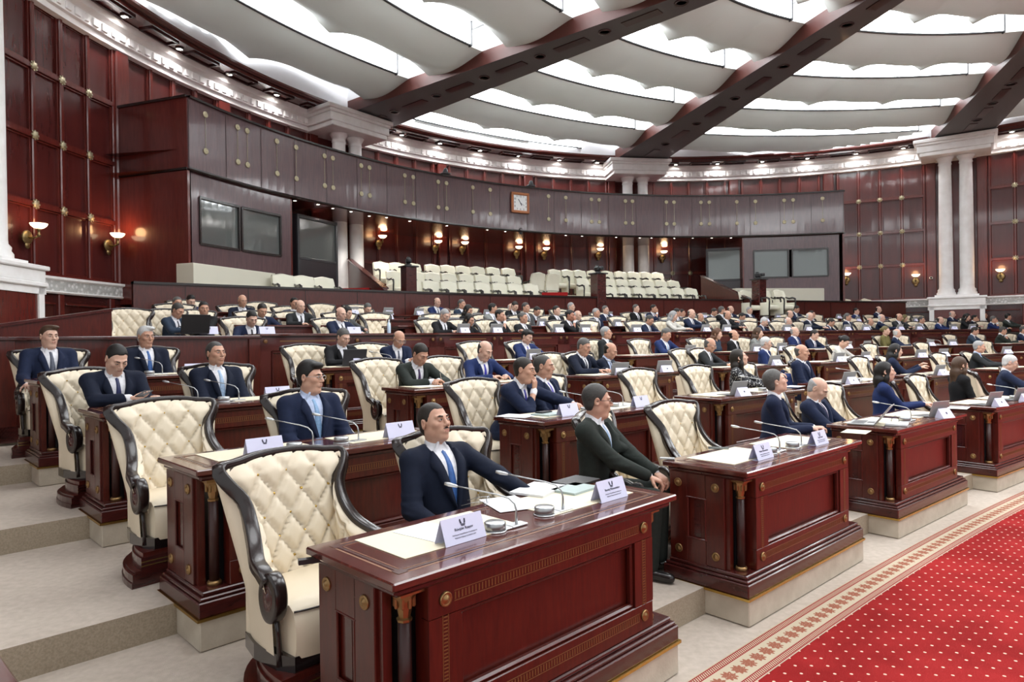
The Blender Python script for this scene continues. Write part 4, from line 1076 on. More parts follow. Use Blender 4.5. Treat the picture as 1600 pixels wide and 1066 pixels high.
# ================================================================ DESK THINGS
def desk_frame(k,px,v,dz=0):
    x,y=on_row(k,px,v);d=math.atan2(y-C0[1],C0[0]-x);z=(FL[k]+DH if k!=4 else 1.975)+.004+dz
    return x,y,z,PI/2-(math.atan2(y-C0[1],C0[0]-x))*1  # yaw of the row
def row_rz(x,y):return rz_at(x,y)
def nameplate(k,px,v,txt,label,rzo=0,scale=1.0):
    x,y=on_row(k,px,v);z=(FL[k]+DH if k!=4 else 1.975)+.0015
    r=empty('name_plate',(x,y,z),rz_at(x,y)+rzo);r.scale=(scale,)*3
    W,H_,D_=.23,.105,.038
    m=MB();vs=[(-W/2,-D_,0),(W/2,-D_,0),(W/2,0,H_),(-W/2,0,H_),(-W/2,D_,0),(W/2,D_,0)]
    t=.0012
    m.add(vs,[(0,1,2,3)],0);m.add(vs,[(3,2,5,4)],0);m.add([(a,b*.94,c-.002) for a,b,c in vs],[(3,2,1,0)],0);m.add([(a,b*.94,c-.002) for a,b,c in vs],[(4,5,2,3)],0)
    m.add([(-W/2,-D_,0),(W/2,-D_,0),(W/2,D_,0),(-W/2,D_,0)],[(0,1,2,3)],0)
    m.build('card','card',r)
    th=math.atan2(D_,H_);base=Matrix.Translation((0,-D_/2-.0012,H_/2))@Matrix.Rotation(-th,4,'X')@Matrix.Identity(4)
    F=base@FACE
    def at_(u,v):return F@Matrix.Translation((u,v,.0006))
    # emblem: two dark curved uprights over a base of fine lines
    m=MB()
    for s in (-1,1):
        m.box((0,0,0),(.0065,.017,.0008),0,mtx=at_(s*.012,.034)@Matrix.Rotation(-s*.12,4,'Z'));m.box((0,0,0),(.004,.006,.0008),0,mtx=at_(s*.0085,.027))
    for q in range(3):m.box((0,0,0),(.026-.003*q,.0022,.0008),0,mtx=at_(0,.0215-q*.0035))
    m.build('emblem','ink',r)
    if txt:
        text(txt,.0165,at_(0,.003),'ink',r,'lettering',.0004)
        text('Azərbaycan Respublikasının Konstitusiya və',.0078,at_(0,-.018),'ink',r,'small_lettering',.0002)
        text('Məhkəmə Hüququ Komitəsinin sədri',.0078,at_(0,-.0305),'ink',r,'small_lettering',.0002)
    tag(r,label,'name plate','folded white name plates');return r
nameplate(0,716,.155,'Rövşən Rzayev','folded white name plate nearest the camera on the left half of the front desk',.02)
nameplate(0,949,.155,'Ramiq Məmmədov','folded white name plate at the right end of the nearest front desk',.02)
nameplate(0,1187,.15,'Nəsir Məmmədov','folded white name plate left on the second front desk',.02)
nameplate(0,1276,.15,'Vaqif Nəsirli','folded white name plate right on the second front desk',.02)
nameplate(1,410,.16,'','folded white name plate behind the nearest empty armchair',.02)
nameplate(1,622,.16,'Ülviyyə Həmzəyeva'[0:0],'folded white name plate left of the moustached man on the second row desk',.02)
nameplate(1,886,.16,'','folded white name plate before the man with a hand at his mouth',.02)
nameplate(1,999,.16,'','folded white name plate before the empty armchair behind the glasses man',.02)
nameplate(2,432,.15,'','folded white name plate above the head of the seated glasses man',.02)
nameplate(3,305,.15,'','folded white name plate beside the shoulder of the grey-haired man at left',.02)
nameplate(3,122,.15,'','folded white name plate beside the brown-haired man at far left',.02)
nameplate(3,564,.15,'','folded white name plate beside the open black tablet',.02)
nameplate(4,327,.12,'','folded white name plate on the long desk near the open laptop',.02)
nameplate(4,417,.12,'','folded white name plate on the long desk by the writing man',.02)
nameplate(4,553,.12,'','folded white name plate on the long desk before the sleeping-looking man',.02)
# microphones
def make_mic():
    r=empty('table_microphone')
    m=MB();m.box((0,0,.005),(.10,.055,.010),0,ch=.003);m.box((-.07,0,.004),(.07,.05,.007),0,ch=.003);m.lathe([(.055,0),(.052,.006)],(-.125,.01,0),20);m.build('base_plate','silver',r)
    m=MB();m.lathe([(.05,.006),(.049,.038),(.044,.042),(0,.042)],(-.125,.01,0),24);m.build('speaker_puck','steel',r)
    m=MB();pts=[(0,0,.008),(0,0,.07),(-.004,.008,.10),(-.02,.03,.125),(-.05,.075,.14),(-.10,.15,.155),(-.155,.235,.172)];m.tube(pts,[.007,.005,.0042,.0038,.0034,.0032,.0032],8);m.build('gooseneck','steel',r)
    m=MB();m.tube([(-.155,.235,.172),(-.162,.246,.174),(-.178,.27,.179),(-.190,.288,.183)],[.005,.008,.010,.007],10);m.build('microphone_head','silver',r)
    return r
mic=make_mic();MN=[0]
def put_mic(k,px,v,label,rzo=0):
    x,y=on_row(k,px,v);z=(FL[k]+DH if k!=4 else 1.975)+.001;o=mic if MN[0]==0 else copy_tree(mic);MN[0]+=1
    o.location=(x,y,z);o.rotation_euler=(0,0,rz_at(x,y)+rzo);tag(o,label,'microphone','gooseneck table microphones')
mics=[(0,803,.14,'nearest gooseneck microphone beside the nearest name plate'),(0,876,.17,'gooseneck microphone in front of the moustached man'),(0,1216,.2,'gooseneck microphone, left one on the second front desk'),(0,1250,.2,'gooseneck microphone, right one on the second front desk'),
(1,487,.2,'gooseneck microphone left of the glasses man with the pale blue tie'),(1,558,.2,'gooseneck microphone before the glasses man with the pale blue tie'),(2,372,.2,'gooseneck microphone before the grey-haired man with the sky-blue tie'),(2,308,.3,'gooseneck microphone right of the man looking at his phone'),(3,253,.22,'gooseneck microphone before the white-haired man at left'),
(1,929,.22,'gooseneck microphone before the man with the violet tie'),(1,972,.3,'gooseneck microphone beside the glasses man in dark grey'),(3,612,.3,'gooseneck microphone before the bald man writing'),(0,1422,.2,'gooseneck microphone beside the open grey laptop'),(0,1590,.25,'gooseneck microphone on the fourth front desk'),(1,1200,.25,'gooseneck microphone beside the woman in the spotted dress'),(1,1345,.3,'gooseneck microphone before the bald man with a moustache'),
(1,1505,.3,'gooseneck microphone behind the woman with long brown hair'),(2,985,.3,'gooseneck microphone beside the heavy man reading papers'),(2,1330,.3,'gooseneck microphone before the empty chair at right'),(3,1470,.3,'gooseneck microphone far right in the fourth row')]
for k,px,v,l in mics:put_mic(k,px,v,l)
# tablets standing against card holders
def make_tablet():
    r=empty('tablet_computer')
    m=MB();m.box((0,0,0),(.25,.008,.175),0,ch=.003,mtx=Matrix.Translation((0,-.005,.085+.0))@Matrix.Rotation(.35,4,'X')@Matrix.Translation((0,.0,.0)));m.build('screen','screen_back',r)
    m=MB();m.box((0,.13,.004),(.25,.17,.008),0,ch=.002);m.build('keyboard','charcoal',r)
    m=MB();vs=[(-.09,-.115,0),(.09,-.115,0),(.085,-.052,.095),(-.085,-.052,.095),(-.09,-.02,0),(.09,-.02,0)];m.add(vs,[(0,1,2,3),(3,2,5,4),(0,3,4),(1,5,2),(0,4,5,1)],0)
    m.box((0,0,0),(.018,.001,.02),1,mtx=Matrix.Translation((0,-.0845,.05))@Matrix.Rotation(-.58,4,'X'));m.build('card_stand',['card','ink'],r)
    return r
tab=make_tablet();TN=[0]
def put_tab(k,px,v,label,rzo=0,kb=True):
    x,y=on_row(k,px,v);z=(FL[k]+DH if k!=4 else 1.975)+.001;o=tab if TN[0]==0 else copy_tree(tab);TN[0]+=1
    o.location=(x,y,z);o.rotation_euler=(0,0,rz_at(x,y)+rzo);tag(o,label,'tablet','tablets with white card stands')
tabs=[(0,1465,'on the third front desk beside the microphone'),(0,1552,'on the fourth front desk before the long-haired woman'),(0,1594,'on the fourth front desk at the right picture edge'),
(1,1153,'before the woman in the spotted dress'),(1,1325,'before the bald man with a moustache'),(1,1467,'before the empty chair left of the long-haired woman'),(2,968,'before the heavy man and the bald reader'),(2,1037,'before the empty armchair in the middle'),(2,1209,'behind the white-haired man in the third row'),(2,1310,'before the woman in white'),(2,1351,'right of the woman in white'),(2,1438,'behind the woman holding a phone'),(2,1473,'second behind the woman holding a phone'),(2,1572,'in the third row at far right'),
(3,833,'before the young man in blue'),(3,1078,'before the heavy man in navy'),(3,1182,'before the woman in a grey suit'),(3,1221,'fourth row, left of the bald man in navy'),(3,1323,'fourth row, above the woman in white'),(3,1354,'fourth row, left of the olive-haired woman'),(3,1453,'fourth row, first right of the white-haired bald man'),(3,1487,'fourth row, second right of the white-haired bald man')]
for k,px,l in tabs:put_tab(k,px,.12,'grey tablet with card stand '+l,rzo=random.uniform(-.45,-.15))
t5=[724,776,872,914,994,1102,1135,1229,1262,1323,1352,1406,1435,1489,1519]
for i,px in enumerate(t5):put_tab(4,px,.12,'small grey tablet on the fifth row long desk, %s from the left'%ordn(i),rzo=random.uniform(-.35,-.1))
for k,L,n in ((5,[661,709,803,846,925,964,1038,1160,1210,1300,1383,1462,1500],'sixth'),(6,[606,745,880,1050,1090,1196,1250,1340,1430],'seventh'),(7,[553,607,655,762,952,1010,1100,1215,1310],'eighth')):
    for i,px in enumerate(L):put_tab(k,px,.15,'small grey tablet in the %s row, %s from the left'%(n,ordn(i)))
def make_laptop(k,px,v,rzo,ang_,matn,label,sc=1):
    x,y=on_row(k,px,v);z=(FL[k]+DH if k!=4 else 1.975)+.004;r=empty('laptop',(x,y,z),rz_at(x,y)+rzo);r.scale=(sc,)*3
    m=MB();m.box((0,.0,.007),(.32,.23,.014),0,ch=.004);m.box((0,.03,.0145),(.27,.11,.001),1);m.box((0,-.07,.0145),(.1,.06,.001),1)
    m.build('keyboard_base',[matn,'charcoal'],r)
    m=MB();m.box((0,0,.11),(.32,.008,.22),0,ch=.003,mtx=Matrix.Translation((0,-.115,.012))@Matrix.Rotation(ang_,4,'X')@Matrix.Translation((0,0,.11)));m.build('screen',matn,r)
    tag(r,label,'laptop')
make_laptop(0,1347,.42,.25,.65,'screen_back','open silver laptop in front of the bald man looking down')
make_laptop(3,547,.30,-.1,.3,'charcoal','open dark tablet before the grey-haired man in black')
make_laptop(4,300,.15,0,.25,'black','open black laptop on the long desk at left',1.15)
# papers and small things
def sheet(k,px,v,w,d,rz,matn,label,cat='paper',name='paper_sheet',h=.0015,dz=0):
    x,y=on_row(k,px,v);z=(FL[k]+DH if k!=4 else 1.975)+.004+dz
    m=MB();m.box((0,0,h/2),(w,d,h),0);o=m.build(name,matn);o.location=(x,y,z);o.rotation_euler=(0,0,rz_at(x,y)+rz);tag(o,label,cat);return o
sheet(0,672,.33,.21,.297,.15,'paper','white sheet beside the nearest name plate')
sheet(0,790,.46,.21,.297,-.35,'paper','white sheet with notes under the thin glasses')
sheet(0,838,.56,.30,.21,.3,'paper','stack of white papers before the moustached man',h=.012)
sheet(0,895,.42,.24,.17,.1,'folder_grey','closed grey-green tablet case on the nearest desk','tablet case','tablet_case',.012)
o=sheet(0,897,.55,.25,.18,.1,'black','black tablet case under the grey-green one','tablet case','tablet_case',.012)
sheet(0,500,.50,.03,.2,1.2,'black','dark folder lying on the seat side behind the nearest desk','folder','folder',.02,-.06)
sheet(0,1040,.60,.05,.10,.5,'screen_back','small silver phone at the left edge of the second desk','phone','phone',.008)
sheet(0,1120,.58,.07,.15,.6,'glass_dark','dark glossy phone on the second front desk','phone','phone',.008)
sheet(0,1336,.22,.26,.2,.2,'leather_inlay','open cream pad in front of the silver laptop')
sheet(0,1400,.16,.24,.18,.3,'paper','white document folder beside the laptop','folder','folder',.015)
sheet(1,805,.45,.24,.3,.3,'paper','loose papers under the hand of the man covering his mouth')
sheet(1,856,.30,.27,.2,.15,'folder_grey','grey-green tablet under the phone of the man covering his mouth','tablet case','tablet_case',.014)
sheet(1,848,.36,.15,.08,.15,'black','black phone beneath the resting hand','phone','phone',.01,.016)
sheet(2,225,.38,.3,.2,.1,'paper','white papers beside the man looking at his phone')
sheet(2,667,.32,.21,.28,.2,'paper','white paper under the pen of the writing man in black')
sheet(2,760,.40,.21,.28,.2,'paper','white paper before the bald man in the bright blue suit')
sheet(3,630,.35,.21,.28,.2,'paper','white paper under the pen of the bald man')
sheet(3,1002,.35,.3,.2,.2,'paper','pale open papers before the heavy man in navy')
sheet(2,948,.35,.25,.28,0,'paper','papers on the desk before the heavy grey man')
sheet(0,1496,.3,.3,.2,.2,'paper','white papers on the fourth front desk')
sheet(1,1240,.35,.3,.2,.2,'paper','papers on the desk before the bald man with a moustache')
# spectacles lying on the paper
x,y=on_row(0,757,.52);r=empty('spectacles',(x,y,FL[0]+DH+.006),rz_at(x,y)+.6);m=MB()
for e in (-1,1):
    m.tube([(e*.03+.024*math.cos(2*PI*i/16),0,.020+.018*math.sin(2*PI*i/16)) for i in range(17)],.0016,5);m.tube([(e*.056,0,.03),(e*.06,.06,.022),(e*.058,.12,.004)],.0015,5)
m.tube([(-.007,0,.024),(0,0,.028),(.007,0,.024)],.0015,5);m.build('frame','steel',r);tag(r,'thin metal glasses lying on papers before the moustached man','glasses')
# headphones ring beside laptop
x,y=on_row(0,1397,.22);m=MB();m.tube([(.035*math.cos(2*PI*i/20),.01*math.sin(4*PI*i/20),.036+.035*math.sin(2*PI*i/20)) for i in range(21)],.003,6);o=m.build('coiled_cable','black');o.location=(x,y,FL[0]+DH+.0);tag(o,'small black coiled cable before the silver laptop','cable')
x,y=on_row(4,608,.25);r=empty('water_bottle',(x,y,1.975));m=MB();m.lathe([(.03,0),(.032,.01),(.032,.13),(.028,.16),(.012,.19),(.012,.21)],n=16);m.build('bottle_body','water',r);m=MB();m.lathe([(.014,.205),(.014,.23),(0,.23)],n=12);m.build('cap','paper',r);tag(r,'small water bottle on the long desk left of the aisle','bottle')

x,y=on_row(1,792,.75);r=empty('handbag',(x+.30,y-.32,FL[1]),.6);m=MB();m.box((0,0,.13),(.34,.14,.24),0,ch=.045);m.build('bag_body','black',r);m=MB();m.tube([(-.1,0,.24),(-.09,0,.34),(0,0,.39),(.09,0,.34),(.1,0,.24)],.012,8);m.build('handle','charcoal',r);tag(r,'black bag standing on the floor behind the moustached man','bag')
# ================================================================ CHAIRS ON THE TIERS
def chair_at(k,px,label,v=1.27,rzo=0,group='cream tufted armchairs'):
    x,y=on_row(k,px,v);d=math.hypot(C0[0]-x,C0[1]-y);x+=(C0[0]-x)/d*.30;y+=(C0[1]-y)/d*.30;return put_chair(x,y,FL[k],rz_at(x,y)+rzo,label,group,pedestal=(k<4),far=(k>3))
near=[(0,452,'empty cream tufted armchair nearest the camera behind the front desk',0.1),(0,693,'cream tufted armchair of the man with a moustache and blue tie',0),(0,938,'cream tufted armchair of the glasses man in dark grey',.35),(0,1050,'empty cream tufted armchair behind the second front desk',0),(0,1222,'cream tufted armchair of the grey-haired man looking up',.45),(0,1296,'cream tufted armchair of the bald man at the silver laptop',.1),(0,1393,'cream tufted armchair of the woman in a navy blouse',.5),(0,1432,'empty cream tufted armchair right of the woman in navy',0.1),(0,1520,'cream tufted armchair of the woman with long brown hair',.5),(0,1572,'cream tufted armchair of the white-haired man at right edge',.4),
(1,262,'empty cream tufted armchair in the second row at left',.1),(1,478,'cream tufted armchair of the glasses man with a pale blue tie',.0),(1,742,'cream tufted armchair behind the man with his hand at his mouth',.1),(1,852,'cream tufted armchair of the man with the violet tie',.1),(1,997,'empty cream tufted armchair left of the middle pair in the second row',.05),(1,1088,'empty cream tufted armchair right of the middle pair in the second row',.05),(1,1166,'cream tufted armchair of the woman in the spotted dress',.2),(1,1250,'cream tufted armchair of the bald man with a moustache',.2),(1,1342,'empty cream tufted armchair behind the navy-blouse woman, left',.1),(1,1380,'cream tufted armchair of the black-haired woman with a phone',.3),(1,1466,'empty cream tufted armchair left of the long-brown-haired woman',.1),(1,1512,'cream tufted armchair of the grey man in a blue shirt',.2),
(2,150,'cream tufted armchair left behind the man with the phone',.3),(2,340,'cream tufted armchair of the grey man with the sky-blue tie',.0),(2,592,'cream tufted armchair left of the writing man in black',.1),(2,692,'cream tufted armchair between the writing man and the bald man in blue',.1),(2,862,'empty cream tufted armchair behind the man with the violet tie',.1),(2,905,'cream tufted armchair of the heavy grey man',.1),(2,1066,'empty cream tufted armchair left of the man holding up papers',.1),(2,1094,'cream tufted armchair of the man holding up papers',.1),(2,1204,'cream tufted armchair of the white-haired man in bright navy',.2),(2,1240,'empty cream tufted armchair in the third row behind the spotted dress',.1),(2,1305,'cream tufted armchair of the woman in white',.2),(2,1359,'empty cream tufted armchair in the third row, left of the phone woman',.1),(2,1440,'empty cream tufted armchair in the third row behind the phone woman',.1),(2,1540,'cream tufted armchair in the third row at far right',.1),
(3,78,'cream tufted armchair of the brown-haired man at far left',0),(3,228,'cream tufted armchair of the white-haired man at left',0),(3,478,'cream tufted armchair left of the man in black with a tablet',.0),(3,575,'cream tufted armchair of the bald man writing',0),(3,742,'cream tufted armchair behind the bald man in bright blue',0),(3,814,'cream tufted armchair of the young man in blue',.1),(3,930,'cream tufted armchair behind the bald reader',.1),(3,1000,'empty cream tufted armchair left of the heavy man in navy',.1),(3,1090,'cream tufted armchair behind the brown-haired woman in the fourth row',.1),(3,1160,'cream tufted armchair of the grey-suited woman',.1),(3,1213,'empty cream tufted armchair left of the bald man in navy',.1),(3,1280,'cream tufted armchair behind the dark-glasses man',.1),(3,1375,'empty cream tufted armchair beside the olive-haired woman',.1),(3,1410,'cream tufted armchair of the white-haired bald man',.1),(3,1484,'empty cream tufted armchair in the fourth row near the right',.1),(3,1530,'cream tufted armchair in the fourth row at far right',.1),(3,1580,'cream tufted armchair in the fourth row at the right edge',.1)]
for k,px,l,ro in near:chair_at(k,px,l,rzo=ro)
# ================================================================ PEOPLE: continuous surfaces grown from rounded limbs
def smin(a,b,k):
    h=np.maximum(k-np.abs(a-b),0)/k;return np.minimum(a,b)-h*h*k*.25
def smax(a,b,k):return -smin(-a,-b,k)
class Prim:
    def __init__(s,f,lo,hi,op='u',k=.02):s.f=f;s.lo=np.array(lo,float);s.hi=np.array(hi,float);s.op=op;s.k=k
def cap(a,b,ra,rb=None,op='u',k=.02):
    a=np.array(a,float);b=np.array(b,float);rb=ra if rb is None else rb;d=b-a;L=max(d@d,1e-9);R=max(ra,rb)
    def f(x,y,z):
        t=np.clip(((x-a[0])*d[0]+(y-a[1])*d[1]+(z-a[2])*d[2])/L,0,1)
        return np.sqrt((x-a[0]-d[0]*t)**2+(y-a[1]-d[1]*t)**2+(z-a[2]-d[2]*t)**2)-(ra+(rb-ra)*t)
    return Prim(f,np.minimum(a,b)-R,np.maximum(a,b)+R,op,k)
def ell(c,r,M_=None,op='u',k=.02):
    c=np.array(c,float);r=np.array(r,float);R=r.max();Mi=None if M_ is None else np.array(M_).T
    def f(x,y,z):
        x=x-c[0];y=y-c[1];z=z-c[2]
        if Mi is not None:x,y,z=(Mi[0,0]*x+Mi[0,1]*y+Mi[0,2]*z,Mi[1,0]*x+Mi[1,1]*y+Mi[1,2]*z,Mi[2,0]*x+Mi[2,1]*y+Mi[2,2]*z)
        k0=np.sqrt((x/r[0])**2+(y/r[1])**2+(z/r[2])**2);k1=np.sqrt((x/r[0]**2)**2+(y/r[1]**2)**2+(z/r[2]**2)**2)
        return k0*(k0-1)/np.maximum(k1,1e-6)
    return Prim(f,c-R,c+R,op,k)
def custom(f,lo,hi,op='i',k=.01):return Prim(f,lo,hi,op,k)
def sdf_grid(pr,ax):
    X,Y,Z=ax;D=np.full((len(X),len(Y),len(Z)),.15)
    for p in pr:
        if p.op=='i':sl=[slice(0,len(a)) for a in ax]
        else:
            mg=max(p.k,.012)+.03;sl=[slice(int(np.searchsorted(a,p.lo[i]-mg)),int(np.searchsorted(a,p.hi[i]+mg))) for i,a in enumerate(ax)]
        x=X[sl[0]][:,None,None];y=Y[sl[1]][None,:,None];z=Z[sl[2]][None,None,:]
        if 0 in (x.size,y.size,z.size):continue
        d=p.f(x,y,z);s=tuple(sl)
        if p.op=='u':D[s]=smin(D[s],d,p.k)
        elif p.op=='s':D[s]=smax(D[s],-d,p.k)
        else:D[s]=smax(D[s],np.broadcast_to(d,D.shape),p.k)
    return D
def sdf_pts(pr,P):
    x,y,z=P[:,0],P[:,1],P[:,2];D=np.full(len(P),.15)
    for p in pr:
        d=p.f(x,y,z);D=smin(D,d,p.k) if p.op=='u' else (smax(D,-d,p.k) if p.op=='s' else smax(D,d,p.k))
    return D
def axes(lo,hi,coarse,fine=[]):
    out=[]
    for i in range(3):
        v=lo[i];a=[v];iv=[(f[0][i],f[1][i],f[2]) for f in fine]
        while v<hi[i]:
            h=coarse
            for p,q,st in iv:
                if p-coarse*.5<=v<=q:h=min(h,st)
            v+=h;a.append(v)
        out.append(np.array(a))
    return out
def surface_net(D,ax):
    X,Y,Z=ax;s=D<0;nx,ny,nz=D.shape
    c=np.zeros((nx-1,ny-1,nz-1),np.int8)
    for i in (0,1):
        for j in (0,1):
            for k in (0,1):c+=s[i:nx-1+i,j:ny-1+j,k:nz-1+k]
    I,J,K=np.nonzero((c>0)&(c<8))
    if len(I)==0:return None
    idx=np.full((nx-1,ny-1,nz-1),-1,np.int64);idx[I,J,K]=np.arange(len(I))
    acc=np.zeros((len(I),3));n=np.zeros(len(I))
    offs=[(a,b,c2) for a in (0,1) for b in (0,1) for c2 in (0,1)]
    for o in offs:
        for d in range(3):
            if o[d]:continue
            q=list(o);q[d]=1
            d0=D[I+o[0],J+o[1],K+o[2]];d1=D[I+q[0],J+q[1],K+q[2]];m=(d0<0)!=(d1<0)
            t=np.where(m,d0/np.where(m,d0-d1,1),0)
            p0=np.stack([X[I+o[0]],Y[J+o[1]],Z[K+o[2]]],1);p1=np.stack([X[I+q[0]],Y[J+q[1]],Z[K+q[2]]],1)
            acc+=np.where(m[:,None],p0+(p1-p0)*t[:,None],0);n+=m
    V=acc/n[:,None];F=[]
    for d in range(3):
        a=[slice(1,-1)]*3;b=[slice(1,-1)]*3;a[d]=slice(0,-1);b[d]=slice(1,None)
        sa=s[tuple(a)];sb=s[tuple(b)];m=sa!=sb;i,j,k=np.nonzero(m);e=[i+1,j+1,k+1];e[d]=e[d]-1
        u,w=[(1,2),(2,0),(0,1)][d]
        def cell(du,dw):
            q=[x.copy() for x in e];q[u]-=du;q[w]-=dw;return idx[q[0],q[1],q[2]]
        quad=np.stack([cell(1,1),cell(0,1),cell(0,0),cell(1,0)],1);inv=~sa[m]
        quad[inv]=quad[inv][:,::-1];F.append(quad[(quad>=0).all(1)])
    return V,np.concatenate(F)
def sdf_mesh(name,pr,coarse,mats,fine=[]):
    lo=np.min([p.lo for p in pr if p.op=='u'],0)-.03;hi=np.max([p.hi for p in pr if p.op=='u'],0)+.03
    ax=axes(lo,hi,coarse,fine);r=surface_net(sdf_grid(pr,ax),ax)
    me=bpy.data.meshes.new(name)
    if r is None:return me
    V,F=r;me.vertices.add(len(V));me.vertices.foreach_set('co',V.ravel());me.loops.add(len(F)*4);me.loops.foreach_set('vertex_index',F.ravel().astype(np.int32))
    me.polygons.add(len(F));me.polygons.foreach_set('loop_start',np.arange(0,len(F)*4,4,dtype=np.int32));me.polygons.foreach_set('use_smooth',np.ones(len(F),bool))
    me.update(calc_edges=True)
    for k in mats:me.materials.append(M[k])
    return me
def rot(yaw=0,pitch=0,roll=0):
    """yaw about z (turn), pitch>0 looks down, roll>0 tilts"""
    cy,sy=math.cos(yaw),math.sin(yaw);cp,sp_=math.cos(pitch),math.sin(pitch);cr,sr=math.cos(roll),math.sin(roll)
    Rz=np.array([[cy,-sy,0],[sy,cy,0],[0,0,1]]);Rx=np.array([[1,0,0],[0,cp,-sp_],[0,sp_,cp]]);Ry=np.array([[cr,0,sr],[0,1,0],[-sr,0,cr]])
    return Rz@Rx@Ry
def xf(prims_fn,O,R):pass
class Fr:
    """a frame: origin and rotation; makes primitives given in local coordinates"""
    def __init__(s,O,R):s.O=np.array(O,float);s.R=R
    def p(s,q):return s.O+s.R@np.array(q,float)
    def cap(s,a,b,ra,rb=None,**k):return cap(s.p(a),s.p(b),ra,rb,**k)
    def ell(s,c,r,M_=None,**k):return ell(s.p(c),r,s.R if M_ is None else s.R@M_,**k)
    def loc(s,x,y,z):
        Ri=s.R.T;x=x-s.O[0];y=y-s.O[1];z=z-s.O[2]
        return (Ri[0,0]*x+Ri[0,1]*y+Ri[0,2]*z,Ri[1,0]*x+Ri[1,1]*y+Ri[1,2]*z,Ri[2,0]*x+Ri[2,1]*y+Ri[2,2]*z)
def head_prims(h,sp):
    f=sp.get('fat',0);L=[]
    L.append(h.ell((0,.018,.028),(.0765+.003*f,.095,.088),k=.02))
    L.append(h.ell((0,-.026,-.040),(.058+.008*f,.062,.078),k=.035))
    L.append(h.ell((0,-.058,-.098),(.024+.008*f,.022,.018),k=.03))
    for s in (-1,1):
        L.append(h.ell((s*.045,.002,-.066),(.020+.006*f,.032,.026+.006*f),k=.03))
        L.append(h.ell((s*.041,-.056,-.018),(.021,.021,.018),k=.022))
        L.append(h.cap((s*.012,-.081,.026),(s*.044,-.068,.026),.0105,.009,k=.014))
    if f>0:L.append(h.ell((0,-.03,-.112),(.045,.045,.02+.01*f),k=.03))
    for s in (-1,1):L.append(h.ell((s*.031,-.092,.006),(.017,.013,.0125),op='s',k=.012))
    L.append(h.cap((0,-.084,.016),(0,-.106,-.023),.0080,.0120,k=.010))
    for s in (-1,1):L.append(h.ell((s*.011,-.096,-.030),(.0085,.010,.007),k=.008))
    L.append(h.ell((0,-.078,-.058),(.027,.016,.020),k=.014))
    L.append(h.cap((-.018,-.0895,-.0525),(.018,-.0895,-.0525),.0052,k=.006));L.append(h.cap((-.015,-.088,-.0645),(.015,-.088,-.0645),.0065,k=.006))
    L.append(h.cap((-.022,-.094,-.0585),(.022,-.094,-.0585),.0024,op='s',k=.004))
    for s in (-1,1):
        M_=rot(s*.35,0,0);L.append(h.ell((s*.079,.018,-.004),(.0075,.020,.031),M_,k=.008));L.append(h.ell((s*.086,.012,.0),(.006,.011,.018),M_,op='s',k=.006))
    for s in (-1,1):L.append(h.ell((s*.031,-.0765,.0055),(.0125,.0115,.0110),k=.003)) # closed lid volume
    return L
def hair_prims(h,sp):
    st=sp.get('hair','short');t=sp.get('ht',.010);top=sp.get('htop',.0)
    if st=='bald':t=.004
    L=[h.ell((0,.022,.030+t*.35),(.0765+.0022+t*.20,.095+.0015+t*.28,.088+t*.70+top),k=.01)]
    if st in('short','bald','grey_recede','parted'):
        L.append(h.ell((0,.042,-.030),(.0705+t*.2,.054+t*.4,.056),k=.02))
    if sp.get('quiff'):L.append(h.ell((.005,-.055,.095),(.060,.040,.028),k=.02))
    if sp.get('side'):L.append(h.ell((.03,-.03,.10),(.05,.06,.025),k=.02))
    hl=sp.get('hline',.066);rec=sp.get('rec',.0)
    if st=='bald':
        def g(x,y,z):
            x,y,z=h.loc(x,y,z);return np.maximum(np.maximum(z-.045-.02*np.clip(y/.1,-1,1),-.085-z+.0*x),.012-y-(.0)*z)
        L.append(custom(g,(0,0,0),(0,0,0),k=.012))
    else:
        def g(x,y,z):
            x,y,z=h.loc(x,y,z);low=hl+rec*np.clip((np.abs(x)-.02)/.03,0,1)*np.where(y<-.03,1,0)
            s=np.clip((y+.052)/.030,0,1);sb=np.clip((y-.026)/.022,0,1);sr=np.clip(1-np.abs(y+.010)/.014,0,1)
            line=low*(1-s)+(.022)*s-sr*.030;line=line*(1-sb)+(-.080)*sb
            return line-z
        if st!='long':L.append(custom(g,(0,0,0),(0,0,0),k=.008))
        else:
            def g2(x,y,z):
                x,y,z=h.loc(x,y,z);s=np.clip((y+.05)/.03,0,1);return (hl*(1-s)+(-.4)*s)-z
            L.append(custom(g2,(0,0,0),(0,0,0),k=.01))
            ln=sp.get('hlen',.28)
            for s in (-1,1):
                L.append(h.cap((s*.066,-.012,.03),(s*.078,.004,-.09),.018,.022,k=.03));L.append(h.cap((s*.075,.008,-.08),(s*.082,.02-.02*(ln>.3),-ln),.026,.018,k=.03))
            L.append(h.cap((0,.085,.0),(0,.085,-.12),.045,.055,k=.04));L.append(h.cap((-.03,.08,-.1),(-.035,.09,-ln*.95),.05,.03,k=.03));L.append(h.cap((.03,.08,-.1),(.035,.09,-ln*.95),.05,.03,k=.03))
    if st=='bun':L.append(h.ell((0,.125,.02),(.04,.04,.04),k=.02))
    return L
